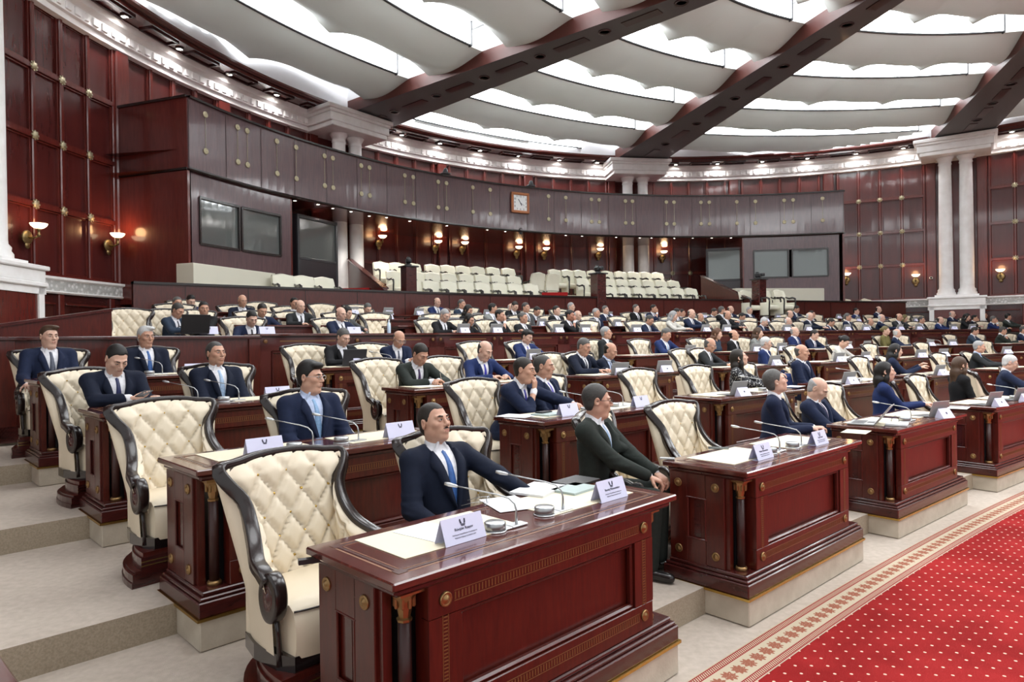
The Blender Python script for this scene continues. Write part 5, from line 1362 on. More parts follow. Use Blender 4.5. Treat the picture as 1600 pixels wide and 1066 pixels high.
def hand_prims(w,d,n,side,curl=.5,sc=1.0,spread=.5,fk=.006):
    """hand at wrist w, pointing d, palm facing n; side +1/-1 places the thumb"""
    d=np.array(d,float);d/=np.linalg.norm(d);n=np.array(n,float);n-=d*(n@d);n/=np.linalg.norm(n);s=np.cross(d,n)*side
    R=np.stack([s,d,n],1);f=Fr(w,R);L=[]
    L.append(f.ell((0,.045*sc,0),(.039*sc,.052*sc,.016*sc),k=.012))
    for i,(x,l,r) in enumerate(((-.029,.058,.0080),(-.010,.070,.0088),(.010,.076,.0090),(.029,.069,.0088))):
        b=np.array([x*sc,(.082-.006*abs(i-2))*sc,0]);L.append(f.cap((x*.6*sc,.01,0),tuple(b),.011*sc,.0105*sc,k=.008))
        ang_=.15+curl*(.55+.08*(3-i));dirx=x*spread*2.2
        for seg,frac in enumerate((.45,.30,.25)):
            v=np.array([dirx,math.cos(ang_),math.sin(ang_)]);v/=np.linalg.norm(v);e=b+v*l*frac*sc;L.append(f.cap(tuple(b),tuple(e),r*sc*(1-.07*seg),r*sc*(.93-.07*seg),k=fk));b=e;ang_+=curl*(.75-.1*seg)
    b=np.array([.026,.018,.004])*sc;a=.55
    for frac,r in ((.040,.0125),(.030,.0105),(.024,.009)):
        v=np.array([math.cos(a)*.8,math.sin(a)+.1,.35+curl*.4]);v/=np.linalg.norm(v);e=b+v*frac*sc;L.append(f.cap(tuple(b),tuple(e),r*sc,r*sc*.9,k=.007));b=e;a+=.28+curl*.2
    return L
def ik(sh,hd,l1,l2,pole):
    d=hd-sh;L=np.linalg.norm(d);L2=min(L,(l1+l2)*.995);dn=d/max(L,1e-6);a=(l1*l1-l2*l2+L2*L2)/(2*L2);h=math.sqrt(max(l1*l1-a*a,0));pole=pole-dn*(pole@dn);pole/=max(np.linalg.norm(pole),1e-6)
    return sh+dn*a+pole*h,sh+dn*L2
def skin_mat(name,c):
    m=mat(name,c,.45,spec=.4);b=m.node_tree.nodes['Principled BSDF'];b.inputs['Subsurface Weight'].default_value=.12;b.inputs['Subsurface Radius'].default_value=(.6,.25,.15);b.inputs['Subsurface Scale'].default_value=.012
    N,L,b=nodes(m);tc=N.new('ShaderNodeTexCoord');n=N.new('ShaderNodeTexNoise');n.inputs['Scale'].default_value=28;n.inputs['Detail'].default_value=3;L.new(tc.outputs['Object'],n.inputs[0])
    r=N.new('ShaderNodeValToRGB');r.color_ramp.elements[0].position=.3;r.color_ramp.elements[1].position=.7;r.color_ramp.elements[0].color=(c[0]*.88,c[1]*.80,c[2]*.78,1);r.color_ramp.elements[1].color=(*c,1);L.new(n.outputs[0],r.inputs[0]);L.new(r.outputs[0],b.inputs['Base Color'])
skin_mat('skin_a',(.60,.36,.26));skin_mat('skin_b',(.54,.31,.215));skin_mat('skin_c',(.66,.43,.33));skin_mat('skin_d',(.42,.20,.13))
def cloth(name,c,b=.3):varied(name,tuple(x*.82 for x in c),c,nscale=40,rough=.8,bump=b,bscale=500,spec=.2)
SUITS={'navy':(.012,.019,.050),'dark_navy':(.008,.012,.028),'bright_navy':(.014,.028,.105),'black':(.010,.010,.012),'charcoal':(.022,.024,.026),'grey':(.075,.078,.082),'blue_grey':(.028,.045,.075),'green_grey':(.024,.030,.026),'white':(.62,.60,.55),'light_grey':(.22,.23,.22),'olive':(.16,.14,.05)}
for k_,c_ in SUITS.items():cloth('suit_'+k_,c_)
def spotted():
    m=varied('suit_spotted',(.012,.012,.016),(.016,.016,.02),rough=.8);N,L,b=nodes(m);tc=N.new('ShaderNodeTexCoord');v=N.new('ShaderNodeTexVoronoi');v.inputs['Scale'].default_value=42;L.new(tc.outputs['Object'],v.inputs[0])
    r=N.new('ShaderNodeValToRGB');r.color_ramp.interpolation='CONSTANT';r.color_ramp.elements[0].color=(.6,.6,.6,1);r.color_ramp.elements[1].color=(.012,.012,.016,1);r.color_ramp.elements[1].position=.27;L.new(v.outputs[0],r.inputs[0]);L.new(r.outputs[0],b.inputs['Base Color'])
spotted()
for k_,c_ in {'white':(.80,.80,.84),'pale_blue':(.50,.58,.78),'pink':(.72,.60,.64)}.items():cloth('shirt_'+k_,c_,.15)
for k_,c_ in {'blue':(.045,.13,.38),'sky':(.25,.42,.66),'navy':(.015,.02,.09),'violet':(.13,.11,.42),'dark':(.02,.02,.035),'grey':(.09,.10,.14),'red':(.25,.02,.03),'plum':(.06,.03,.10),'light_blue':(.36,.50,.70),'royal':(.04,.04,.40)}.items():varied('tie_'+k_,tuple(x*.75 for x in c_),c_,nscale=60,rough=.45,spec=.4)
for k_,c_ in {'black':(.010,.008,.007),'dark':(.022,.016,.012),'brown':(.075,.04,.022),'grey':(.11,.105,.10),'light_grey':(.36,.36,.36),'white':(.62,.62,.61),'auburn':(.12,.05,.025),'olive':(.16,.13,.05),'salt':(.06,.056,.052)}.items():varied('hair_'+k_,tuple(x*.6 for x in c_),c_,scale=(9,1.6,5),nscale=30,rough=.5,bump=.22,bscale=260,spec=.35)
mat('eye_white',(.75,.72,.70),.15);mat('eye_dark',(.03,.016,.01),.1);mat('lips',(.36,.13,.10),.4);mat('shoe',(.012,.010,.010),.2,coat=.3);mat('tights',(.02,.02,.022),.7)
def person_meshes(sp,res):
    """returns list of (part name, mesh, visible-parts) for one seated figure; -Y is forward"""
    T={}
    lean=math.radians(sp.get('lean',0));ty=math.radians(sp.get('turn',0));tr=math.radians(sp.get('tilt',0))
    Rt=rot(ty,lean,tr);pel=np.array([0,.06,.565]);t=Fr(pel,Rt);sc=sp.get('scale',1.0);fat=sp.get('fat',0);fem=sp.get('fem',False)
    up=.50*sp.get('spine',1.0);nb=t.p((0,.015,up));sw=(.190 if not fem else .155)+.014*fat
    hy,hp,hr=[math.radians(v) for v in sp.get('head',(0,0,0))];Rh=rot(hy,hp,hr);neckdir=Rt@np.array([0,0,1])*.55+Rh@np.array([0,0,1])*.45
    hc=nb+neckdir*.142+Rh@np.array([0,-.022,0]);h=Fr(hc,Rh);ch=t.p((0,0,up*.62))
    sh={s:t.p((s*sw,.01,up-.062)) for s in (-1,1)}
    H={};E_={}
    for s,key in ((-1,'R'),(1,'L')):
        tg=np.array(sp.get('hand'+key,(s*.17,-.27,.64)),float)
        if sp.get('hand'+key+'_head'):tg=h.p(sp['hand'+key+'_head'])
        pole=np.array(sp.get('pole'+key,(s*.28,.45,-1)),float);E_[s],H[s]=ik(sh[s],tg,.285,.255,pole)
    # ---- skin
    B=[];B+=head_prims(h,sp)
    nr=.052+.008*fat-(.010 if fem else 0);B.append(cap(h.p((0,.028,-.055)),nb+Rt@np.array([0,.0,-.03]),nr,nr+.004,k=.03))
    B.append(t.ell((0,.0,up*.68),(.13,.08,.12),k=.05));B.append(t.ell((0,0,.12),(.13,.09,.15),k=.05));B.append(t.ell((0,.0,0),(.14,.10,.10),k=.05))
    for s in (-1,1):
        B.append(cap(sh[s],E_[s],.043,.036,k=.03));B.append(cap(E_[s],H[s],.036,.026,k=.02));B.append(cap(nb+Rt@np.array([0,0,-.02]),sh[s],.026,k=.03))
        fd=H[s]-E_[s];fd/=np.linalg.norm(fd);key='L' if s>0 else 'R';hd=np.array(sp.get('dir'+key,tuple(fd)));pn=np.array(sp.get('palm'+key,(0,0,-1)))
        B+=hand_prims(H[s]+fd*.008,hd,pn,s if pn[2]<=0 else s,curl=sp.get('curl'+key,.55),sc=.93 if fem else 1.0,fk=.005)
    kn={s:np.array(sp.get('knee'+('L' if s>0 else 'R'),(s*.12,-.36,.56))) for s in (-1,1)};an={s:np.array(sp.get('ank'+('L' if s>0 else 'R'),(s*.12,-.38,.10))) for s in (-1,1)}
    for s in (-1,1):
        hip=pel+np.array([s*.09,-.01,-.01]);B.append(cap(hip,kn[s],.066,.048,k=.04));B.append(cap(kn[s],an[s],.046,.033,k=.02))
    rh=sp.get('rh',.0055);fine=[(hc-.125,hc+.125,rh)]
    if res<.014:
        for s in (-1,1):
            if sp.get('finehands',False):c=H[s]+(H[s]-E_[s])*.35;fine.append((c-.09,c+.09,.0058))
    T['body']=sdf_mesh('body',B,res,[sp.get('skin','skin_a')],fine)
    # ---- hair
    if sp.get('hair')!='none':
        T['hair']=sdf_mesh('hair',hair_prims(h,sp),rh*1.1,['hair_'+sp.get('hc','black')])
    X=[]
    if rh<.0085:
        for s in (-1,1):X.append(h.cap((s*.014,-.0915,.0250),(s*.034,-.0875,.0290),.0042,.0044,k=.004));X.append(h.cap((s*.034,-.0875,.0290),(s*.050,-.072,.0255),.0044,.0022,k=.004))
        T['eyebrows']=sdf_mesh('eyebrows',X,.004,['hair_'+sp.get('bc',sp.get('hc','black') if sp.get('hc') not in('white','light_grey') else 'grey')])
    if sp.get('mous') and rh<.0085:
        T['moustache']=sdf_mesh('moustache',[h.cap((0,-.097,-.0425),(.021,-.089,-.048),.0052,.0034,k=.004),h.cap((0,-.097,-.0425),(-.021,-.089,-.048),.0052,.0034,k=.004)],.0035,['hair_'+sp.get('bc','dark')])
    if rh<.0085:
        T['lips']=sdf_mesh('lips',[h.cap((-.017,-.0912,-.0530),(.017,-.0912,-.0530),.0042,k=.003),h.cap((-.014,-.0905,-.0640),(.014,-.0905,-.0640),.0052,k=.003)],.0032,['lips'])
    # ---- torso shape shared by jacket and shirt
    def torso(o):
        L=[];f=fat
        L.append(t.ell((0,.0,up*.66),((.178 if not fem else .150)+.014*f+o,.116+.02*f+o,.155+o),k=.05))
        L.append(t.ell((0,-.012-.02*f,.16),((.166 if not fem else .128)+.024*f+o,.108+.040*f+o,.19+o),k=.06));L.append(t.ell((0,.0,.0),(.165+.02*f+o,.125+.02*f+o,.11+o),k=.06))
        if fem:
            for s in (-1,1):L.append(t.ell((s*.06,-.085,up*.60),(.055+o,.05+o,.055+o),k=.05))
        L.append(cap(t.p((-sw+.02,.015,up-.065)),t.p((sw-.02,.015,up-.065)),.052+o,k=.05));
        for s in (-1,1):L.append(cap(nb+Rt@np.array([s*.035,.02,-.012]),sh[s]+Rt@np.array([0,0,.004]),.036+o,.046+o,k=.04))
        return L
    J=torso(.008)
    for s in (-1,1):
        key='L' if s>0 else 'R';fd=(H[s]-E_[s])/np.linalg.norm(H[s]-E_[s]);ce=H[s]-fd*(.018 if not fem else .01)
        J.append(cap(sh[s],E_[s],.062-(.012 if fem else 0)+.006*fat,.056-(.012 if fem else 0),k=.03));J.append(cap(E_[s],ce,.056-(.012 if fem else 0),.042-(.009 if fem else 0),k=.02))
        # folds at the elbow
        for q,(rr,off) in enumerate(((.060,.035),(.056,.075),(.061,-.04),(.058,-.085))):
            J.append(ell(E_[s]+(fd if off>0 else (E_[s]-sh[s])/np.linalg.norm(E_[s]-sh[s]))*off,(rr-(.012 if fem else 0),rr-(.012 if fem else 0),.009),k=.018))
    shirt=not sp.get('closed')
    V0,V1=up-.0,up-.37;vw=sp.get('vw',.080)
    if shirt:
        def wedge(x,y,z):
            x,y,z=t.loc(x,y,z);w_=vw*np.clip((z-V1)/(V0-V1),0,1.2)
            return np.maximum(np.maximum(np.abs(x)-w_,y-.0),V1-z)
        J.append(Prim(wedge,np.minimum(t.p((-.3,-.3,V1)),t.p((.3,.05,up+.2)))-.2,np.maximum(t.p((-.3,-.3,V1)),t.p((.3,.05,up+.2)))+.2,'s',.004))
    J.append(cap(nb+Rt@np.array([0,-.012,-.012]),nb+neckdir*.2,nr+.019,op='s',k=.006))
    if sp.get('collar')=='turtle':J.append(cap(nb-neckdir*.01,nb+neckdir*.045,nr+.010,nr+.008,k=.01))
    T['jacket']=sdf_mesh('jacket',J,res*.9,['suit_'+sp.get('suit','navy')],[(nb-.11,nb+.11,.006)] if res<.0125 else [])
    if shirt:
        Sx=torso(-.006);Sx=[p for p in Sx]
        Sx.append(cap(nb+Rt@np.array([0,-.004,-.05]),nb+neckdir*.022+Rt@np.array([0,.008,0]),nr+.016,nr+.007,k=.012))
        for s in (-1,1):Sx.append(cap(nb+Rt@np.array([s*.020,-nr-.006,.022]),nb+Rt@np.array([s*.046,-nr-.004,-.022]),.009,.006,k=.008))
        def clipz(x,y,z):
            x,y,z=t.loc(x,y,z);return np.maximum(.06-z,np.abs(x)-.125)
        Sx.append(custom(clipz,(0,0,0),(0,0,0),k=.01))
        for s in (-1,1):
            fd=(H[s]-E_[s])/np.linalg.norm(H[s]-E_[s]);Sx.append(cap(H[s]-fd*.035,H[s]-fd*.003,.033,.032,k=.006))
        T['shirt']=sdf_mesh('shirt',Sx,min(res,.010),['shirt_'+sp.get('shirt','white')],[(nb-.085,nb+.085,.0052)] if res<.0135 else [])
        zs=np.linspace(up+.005,V1-.02,16);rows=[];Sy=[p for p in Sx if True]
        def front(pr,xs,zs_,o=.0):
            n=len(xs);y=np.full(n,-.32);
            for _ in range(60):
                P=np.array([t.p((a,b,c)) for a,b,c in zip(xs,y,zs_)]);d=sdf_pts(pr,P);y=y+np.clip(d,-.02,.03)*.8
                if np.abs(d).max()<.001:break
            return y
        if sp.get('tie'):
            m=MB();zz=zs;y=front(torso(-.006),np.zeros(len(zz)),zz);y=np.minimum(y,.02)
            # keep the tie hanging straight where the surface turns in
            w_=[.014,.017,.012,.013]+[.013+.002*i for i in range(1,13)];P=[]
            for j,(q,yy) in enumerate(zip(zz,y)):
                th=.016 if j<2 else .006;hw=w_[j]*1.15
                P.append([tuple(t.p((a*hw,yy-b,q))) for a,b in ((-1,-.004),(-.92,th*.6),(0,th),(.92,th*.6),(1,-.004))])
            m.grid(P,0,True,flip=True);me=m.mesh('tie',['tie_'+sp['tie']]);T['tie']=me
        if res<.014:
            m=MB()
            for s in (-1,1):
                zz=np.linspace(up-.02,V1+.01,12);xi=np.array([s*(vw*np.clip((q-V1)/(V0-V1),0,1.2)+.001) for q in zz]);wd=np.array([.010,.034,.056,.066,.050,.052,.049,.043,.036,.028,.018,.006])
                xo=xi+s*wd;Jb=torso(.010)+[cap(sh[q],E_[q],.062,.056,k=.03) for q in (-1,1)];y1=front(Jb,xi,zz);y2=front(Jb,xo,zz);P=[]
                for a,b,c,d,q in zip(xi,y1,xo,y2,zz):
                    P.append([tuple(t.p((a,b+.006,q))),tuple(t.p((a,b-.012,q))),tuple(t.p(((a+c)/2,(b+d)/2-.017,q))),tuple(t.p((c,d-.020,q))),tuple(t.p((c,d+.004,q)))])
                m.grid(P,0,True,flip=(s>0))
            T['lapels']=m.mesh('lapels',['suit_'+sp.get('suit','navy')])
    # ---- trousers and shoes
    Q=[t.ell((0,.0,-.01),(.165+.02*fat,.125+.02*fat,.09),k=.04)]
    for s in (-1,1):
        hip=pel+np.array([s*.09,-.01,-.01]);Q.append(cap(hip,kn[s],.085+.008*fat,.068,k=.04));Q.append(cap(kn[s],an[s],.064,.058,k=.02))
    T['trousers']=sdf_mesh('trousers',Q,max(res,.014),['suit_'+sp.get('trousers',sp.get('suit','navy') if sp.get('suit') not in('spotted','white') else 'black')])
    Q=[]
    for s in (-1,1):
        a=an[s];Q.append(cap(a+np.array([0,.03,-.05]),a+np.array([s*.01,-.14,-.062]),.038,.034,k=.02));Q.append(cap(a+np.array([0,.02,-.02]),a+np.array([0,-.01,-.05]),.042,.038,k=.02))
    T['shoes']=sdf_mesh('shoes',Q,.014,['shoe'])
    if rh<.0085:
        m=MB()
        for s in (-1,1):
            c=h.p((s*.031,-.0795,.0055));mt=Matrix([list(h.R[0])+[c[0]],list(h.R[1])+[c[1]],list(h.R[2])+[c[2]],[0,0,0,1]])
            g=[(.0,-.0108),(.005,-.0096),(.0088,-.0066),(.0110,-.002),(.0116,.003)]
            # white almond: only the front cap between the lids
            P=[]
            for j in range(5):
                v=(-1+2*j/4)
                P.append([tuple(h.p((s*.031+u*.0122,-.0795-math.sqrt(max(.0124**2-(u*.0118)**2*.8-(v*.0048*(1-abs(u)**2.2))**2,1e-8)),.0052+v*.0038*(1-abs(u)**2.2)))) for u in np.linspace(-1,1,9)])
            m.grid(P,0,True,flip=False)
            gz=sp.get('gaze',(0,0));P=[]
            c0=(s*.031+gz[0]*.005,-.0922,.0056+gz[1]*.002)
            pts=[tuple(h.p((c0[0]+.0045*math.cos(a),c0[1]-.0003,c0[2]+.0036*math.sin(a)))) for a in np.linspace(0,2*PI,13)[:-1]];m.add(pts+[tuple(h.p((c0[0],c0[1]-.0006,c0[2])))],[(i,(i+1)%12,12) for i in range(12)],1)
            m.tube([h.p((s*.031+u*.0128,-.0790-math.sqrt(max(.0126**2-(u*.0120)**2*.8,1e-8)),.0056+.0044*(1-abs(u)**2.2))) for u in np.linspace(-1,1,9)],.0014,5,2)
        T['eyes']=m.mesh('eyes',['eye_white','eye_dark','hair_black'])
    if sp.get('glasses'):
        m=MB()
        for s in (-1,1):
            m.tube([h.p((s*.033+.022*math.copysign(abs(math.cos(a))**.7,math.cos(a)),-.101,.003+.0145*math.copysign(abs(math.sin(a))**.7,math.sin(a)))) for a in np.linspace(0,2*PI,17)],.0016,5)
            m.tube([h.p((s*.055,-.100,.010)),h.p((s*.072,-.070,.010)),h.p((s*.080,.0,.008)),h.p((s*.082,.022,.0))],.0019,5)
        m.tube([h.p((-.011,-.101,.006)),h.p((0,-.104,.009)),h.p((.011,-.101,.006))],.0016,5);T['glasses']=m.mesh('glasses',['black' if sp['glasses']=='black' else 'steel'])
    return T,{'H':H,'E':E_,'h':h,'t':t}
def seat_person(sp,res,k,px,v,label,rzo=0,dz=0,name='person'):
    T,info=person_meshes(sp,res);x,y=on_row(k,px,v)
    b=bpy.data.objects.new(name,T['body']);COL.objects.link(b);b.location=(x,y,FL[k]+dz);b.rotation_euler=(0,0,rz_at(x,y)+rzo)
    sc=sp.get('scale',1.0);b.scale=(sc,)*3
    made={}
    for n,me in T.items():
        if n=='body' or len(me.vertices)==0:continue
        o=bpy.data.objects.new(n,me);COL.objects.link(o);o.parent=b;made[n]=o
    if 'lapels' in made:made['lapels'].parent=made['jacket']
    tag(b,label,'person')
    return b,info
# ================================================================ THE DELEGATES
ON=.80-.0
def W(**k):return k
desk_hands=dict(handR=(-.12,-.41,.845),handL=(.12,-.41,.845),poleR=(-1,.2,-.5),poleL=(1,.2,-.5))
def dh(**k):
    d=dict(desk_hands);d.update(k);return d
A='sitting man '
NEAR=[
# tier,px,v,res,rzo,dz,label,spec
(0,703,0.98,.011,0,-.03,'man with a moustache in a navy suit and blue tie at the nearest front desk',W(lean=-9,head=(6,-12,0),suit='dark_navy',tie='blue',hair='short',hc='dark',ht=.006,rec=.022,hline=.070,mous=1,bc='black',handR=(-.27,-.22,.70),handL=(.27,-.38,.80),poleL=(1,.1,-.6),finehands=False,rh=.0048,fat=.0,skin='skin_a')),
(0,938,1.00,.011,.35,0,'man with black glasses in dark grey suit, hands joined beside the second desk',W(lean=2,head=(30,4,0),suit='green_grey',tie='light_blue',glasses='black',hair='short',hc='salt',ht=.010,handR=(-.06,-.36,.70),handL=(.06,-.38,.70),curlR=.8,curlL=.8,finehands=True,rh=.0052,fat=.1,kneeR=(-.15,-.42,.57),kneeL=(.10,-.40,.57),skin='skin_a')),
(0,1213,1.03,.013,.45,0,'grey-haired man in a navy suit with purple tie, face raised, at the third desk',W(lean=6,head=(22,-16,0),suit='navy',tie='violet',hair='short',hc='grey',ht=.016,handR=(-.04,-.30,.76),handL=(.07,-.32,.76),curlR=.8,curlL=.8,rh=.007,skin='skin_c')),
(0,1285,0.93,.013,.10,-.09,'bald man in a navy suit looking down at the silver laptop',W(lean=-3,head=(8,32,0),suit='navy',tie='plum',hair='bald',hc='light_grey',bc='grey',handR=(-.16,-.36,.74),handL=(.16,-.36,.74),rh=.007,fat=.3,skin='skin_c')),
(0,1385,1.00,.014,.5,-.0,'dark-haired woman in a navy high-necked blouse at the third desk end',W(fem=True,lean=4,head=(8,0,0),suit='bright_navy',closed=True,collar='turtle',hair='long',hc='black',hlen=.20,handR=(-.02,-.38,.82),handL=(.10,-.38,.82),rh=.0075,skin='skin_c')),
(0,1503,1.00,.014,.85,0,'woman with long brown hair in a black jacket seen from behind',W(fem=True,lean=3,head=(15,2,0),suit='black',closed=True,hair='long',hc='brown',hlen=.36,rh=.008,skin='skin_c')),
(0,1572,0.98,.014,.4,0,'white-haired man with glasses in a navy suit at the right picture edge',W(lean=8,head=(5,22,0),suit='navy',tie='sky',hair='short',hc='white',glasses='steel',rh=.0075,skin='skin_c',**desk_hands)),
(1,490,1.00,.011,.02,0,'young man with glasses, navy suit, pale blue shirt and tie, second row',W(lean=-2,head=(30,2,0),suit='navy',shirt='pale_blue',tie='sky',glasses='steel',hair='short',hc='black',ht=.017,htop=.008,quiff=1,handR=(-.22,-.28,.68),handL=(.22,-.28,.68),rh=.005,fat=.35,skin='skin_a')),
(1,795,0.92,.011,.30,.02,'man in a navy suit leaning on the desk with a hand over his mouth',W(lean=22,head=(12,6,0),suit='navy',tie='royal',hair='short',hc='dark',ht=.006,bc='black',handL=(.25,-.55,.84),poleL=(1,.2,-.3),handR_head=(-.004,-.112,-.185),poleR=(-.3,-.5,-1),dirR=(.1,-.05,1),palmR=(0,1,0),curlR=.5,finehands=True,rh=.0055,fat=.2,skin='skin_b')),
(1,858,1.00,.012,.25,-.01,'balding man in a navy suit with a violet tie behind the hand-on-mouth man',W(lean=-2,head=(20,4,0),suit='navy',tie='violet',hair='short',hc='salt',ht=.004,rec=.03,hline=.08,rh=.006,fat=.25,skin='skin_b')),
(1,1158,0.93,.013,.35,-.02,'long-haired woman in a black spotted dress looking up',W(fem=True,lean=4,head=(25,-12,0),suit='spotted',closed=True,hair='long',hc='dark',hlen=.24,rh=.0075,skin='skin_c',**dh())),
(1,1258,1.00,.013,.15,.02,'bald man with a moustache in a navy suit in the second row',W(lean=0,head=(8,4,0),suit='navy',tie='navy',hair='bald',hc='grey',mous=1,bc='black',rh=.007,fat=.4,skin='skin_b')),
(1,1392,0.94,.014,.45,.0,'black-haired woman in navy holding up a phone in the second row',W(fem=True,lean=12,head=(20,10,0),suit='navy',closed=True,hair='long',hc='black',hlen=.30,handL=(.08,-.42,.93),handR=(-.05,-.44,.90),rh=.008,skin='skin_c')),
(1,1527,0.96,.014,.3,0,'grey man in a charcoal suit with open blue shirt near the right edge',W(lean=8,head=(10,8,0),suit='charcoal',shirt='pale_blue',tie='sky',hair='short',hc='light_grey',rh=.008,skin='skin_a',**dh())),
(2,176,0.92,.011,.10,.0,'dark-haired man in a navy suit looking down at the phone in his hand',W(lean=10,head=(4,32,0),suit='dark_navy',tie='navy',hair='short',hc='black',ht=.010,hline=.074,rec=.012,handR=(-.02,-.40,.86),handL=(.16,-.42,.84),poleR=(-1,.1,-.5),palmR=(.2,0,1),curlR=.5,dirR=(.8,-.5,0),finehands=True,rh=.0055,fat=.5,skin='skin_c')),
(2,345,1.00,.012,.05,0,'grey-haired man in a black suit with a sky-blue tie in the third row',W(lean=-6,head=(10,-4,0),suit='dark_navy',tie='light_blue',hair='short',hc='salt',ht=.005,rec=.02,rh=.0055,skin='skin_b')),
(2,640,0.86,.012,.02,.0,'dark-haired man in a black suit writing at his desk',W(lean=24,head=(4,30,0),suit='green_grey',tie='plum',hair='short',hc='dark',ht=.012,rh=.006,handR=(-.02,-.48,.845),handL=(.06,-.47,.845),poleR=(-1,.2,-.4),poleL=(1,.2,-.4),curlR=.9,curlL=.7,finehands=True,skin='skin_b')),
(2,745,0.89,.013,.05,.0,'bald man in a bright blue suit reading at his desk',W(lean=18,head=(8,26,0),suit='bright_navy',tie='royal',hair='bald',hc='salt',bc='black',rh=.006,fat=.3,skin='skin_c',**dh())),
(2,903,0.92,.013,.20,.0,'heavy grey-haired man in a dark suit reading papers',W(lean=14,head=(4,18,0),suit='dark_navy',tie='dark',hair='short',hc='grey',ht=.010,rh=.007,fat=.9,skin='skin_b',**dh())),
(2,941,0.89,.014,.35,-.06,'bald man bent over the phone in his hands beside the heavy grey man',W(lean=16,head=(5,24,0),suit='dark_navy',shirt='pale_blue',tie='grey',hair='bald',hc='dark',rh=.0075,skin='skin_b',handR=(-.05,-.42,.88),handL=(.05,-.42,.88))),
(2,1100,0.92,.014,.30,-.02,'grey balding man in a charcoal suit holding up a paper',W(lean=14,head=(10,22,0),suit='charcoal',tie='dark',hair='bald',hc='grey',glasses='steel',rh=.0078,skin='skin_b',**dh())),
(2,1199,0.96,.014,.35,-.04,'white-haired man with glasses in a bright navy suit behind the grey-haired man',W(lean=2,head=(18,10,0),suit='bright_navy',tie='navy',hair='short',hc='white',glasses='steel',rh=.0078,skin='skin_c')),
(2,1307,0.92,.015,.2,0,'black-haired woman in a white and black blouse reading',W(fem=True,lean=18,head=(0,36,0),suit='white',closed=True,hair='bun',hc='black',ht=.016,rh=.008,skin='skin_c',**dh())),
(3,80,1.00,.012,.05,.02,'brown-haired man in a navy suit at far left, hand hanging over the desk end',W(lean=-4,head=(12,2,0),suit='navy',tie='grey',hair='short',hc='brown',bc='brown',ht=.008,side=1,handR=(-.28,-.30,.72),rh=.0062,fat=.4,skin='skin_c')),
(3,231,1.00,.012,.10,.01,'white-haired man in a dark suit with a blue patterned tie at left',W(lean=-1,head=(8,4,0),suit='dark_navy',tie='blue',hair='short',hc='white',ht=.012,side=1,rh=.0065,fat=.2,skin='skin_b')),
(3,531,0.94,.013,.10,.0,'grey-haired man in a black suit behind an open dark tablet',W(lean=12,head=(4,22,0),suit='black',tie='dark',hair='short',hc='grey',ht=.014,rh=.0068,skin='skin_c',**dh())),
(3,613,0.86,.013,.0,.0,'bald man in a navy suit writing in the fourth row',W(lean=22,head=(-2,30,0),suit='navy',tie='grey',hair='bald',hc='salt',glasses='steel',rh=.0068,skin='skin_b',handR=(-.02,-.47,.845),handL=(.08,-.46,.845),curlR=.9)),
(3,819,0.94,.014,.10,-.02,'young dark-haired man in bright blue with a tablet',W(lean=10,head=(8,22,0),suit='bright_navy',tie='royal',hair='short',hc='black',ht=.013,quiff=1,rh=.0078,skin='skin_c',**dh())),
(3,948,0.94,.014,.35,.02,'white-haired man in a charcoal suit looking over the bald reader',W(lean=5,head=(20,-2,0),suit='charcoal',tie='grey',hair='short',hc='light_grey',rh=.008,skin='skin_b')),
(3,1034,0.89,.014,.15,.0,'heavy grey-haired man in bright navy reading in the fourth row',W(lean=14,head=(5,20,0),suit='bright_navy',tie='sky',hair='short',hc='grey',rh=.008,fat=.9,skin='skin_b',**dh())),
(3,1117,0.94,.015,.25,-.01,'woman with wavy auburn hair in the fourth row',W(fem=True,lean=10,head=(5,14,0),suit='blue_grey',closed=True,hair='long',hc='auburn',hlen=.22,ht=.018,rh=.009,skin='skin_c')),
(3,1147,0.94,.015,.3,-.05,'bald dark-browed man in black looking up in the fourth row',W(lean=6,head=(12,-6,0),suit='black',tie='dark',hair='bald',hc='black',rh=.008,skin='skin_b')),
(3,1180,0.92,.015,.3,.0,'brown-haired woman in a grey suit in the fourth row',W(fem=True,lean=12,head=(14,8,0),suit='light_grey',closed=True,hair='long',hc='brown',hlen=.17,ht=.018,rh=.009,skin='skin_c',**dh())),
(3,1244,0.96,.015,.2,.02,'bald man in bright navy in the fourth row, glasses on',W(lean=2,head=(8,4,0),suit='bright_navy',tie='navy',hair='bald',hc='light_grey',glasses='steel',rh=.0085,skin='skin_c')),
(3,1265,0.90,.015,.15,-.04,'dark-haired man with glasses in navy typing in the fourth row',W(lean=16,head=(8,20,0),suit='navy',tie='plum',hair='short',hc='dark',glasses='black',rh=.0085,fat=.3,skin='skin_c',**dh())),
(3,1386,0.98,.015,.2,.02,'olive-blonde woman in the fourth row behind a bald man',W(fem=True,lean=2,head=(10,4,0),suit='olive',closed=True,hair='bun',hc='olive',ht=.02,rh=.009,skin='skin_c')),
(3,1396,0.92,.015,.5,-.04,'white-haired balding man in navy leaning to the right',W(lean=14,head=(25,10,0),suit='navy',tie='dark',hair='bald',hc='white',ht=.009,rh=.0085,skin='skin_c',**dh())),
(3,1517,0.92,.015,.3,.0,'dark-haired man in blue grey at the right, head bowed',W(lean=14,head=(12,20,0),suit='blue_grey',tie='dark',hair='short',hc='dark',rh=.009,skin='skin_b',**dh())),
(3,1561,0.90,.015,.5,.0,'grey man in a green-grey suit leaning his cheek on his hand',W(lean=14,head=(16,16,0),suit='green_grey',tie='sky',hair='short',hc='salt',rh=.009,skin='skin_b',handR_head=(.02,-.10,-.12),poleR=(-.4,-.5,-1),dirR=(0,-.1,1),palmR=(0,1,0),handL=(.15,-.48,.845))),
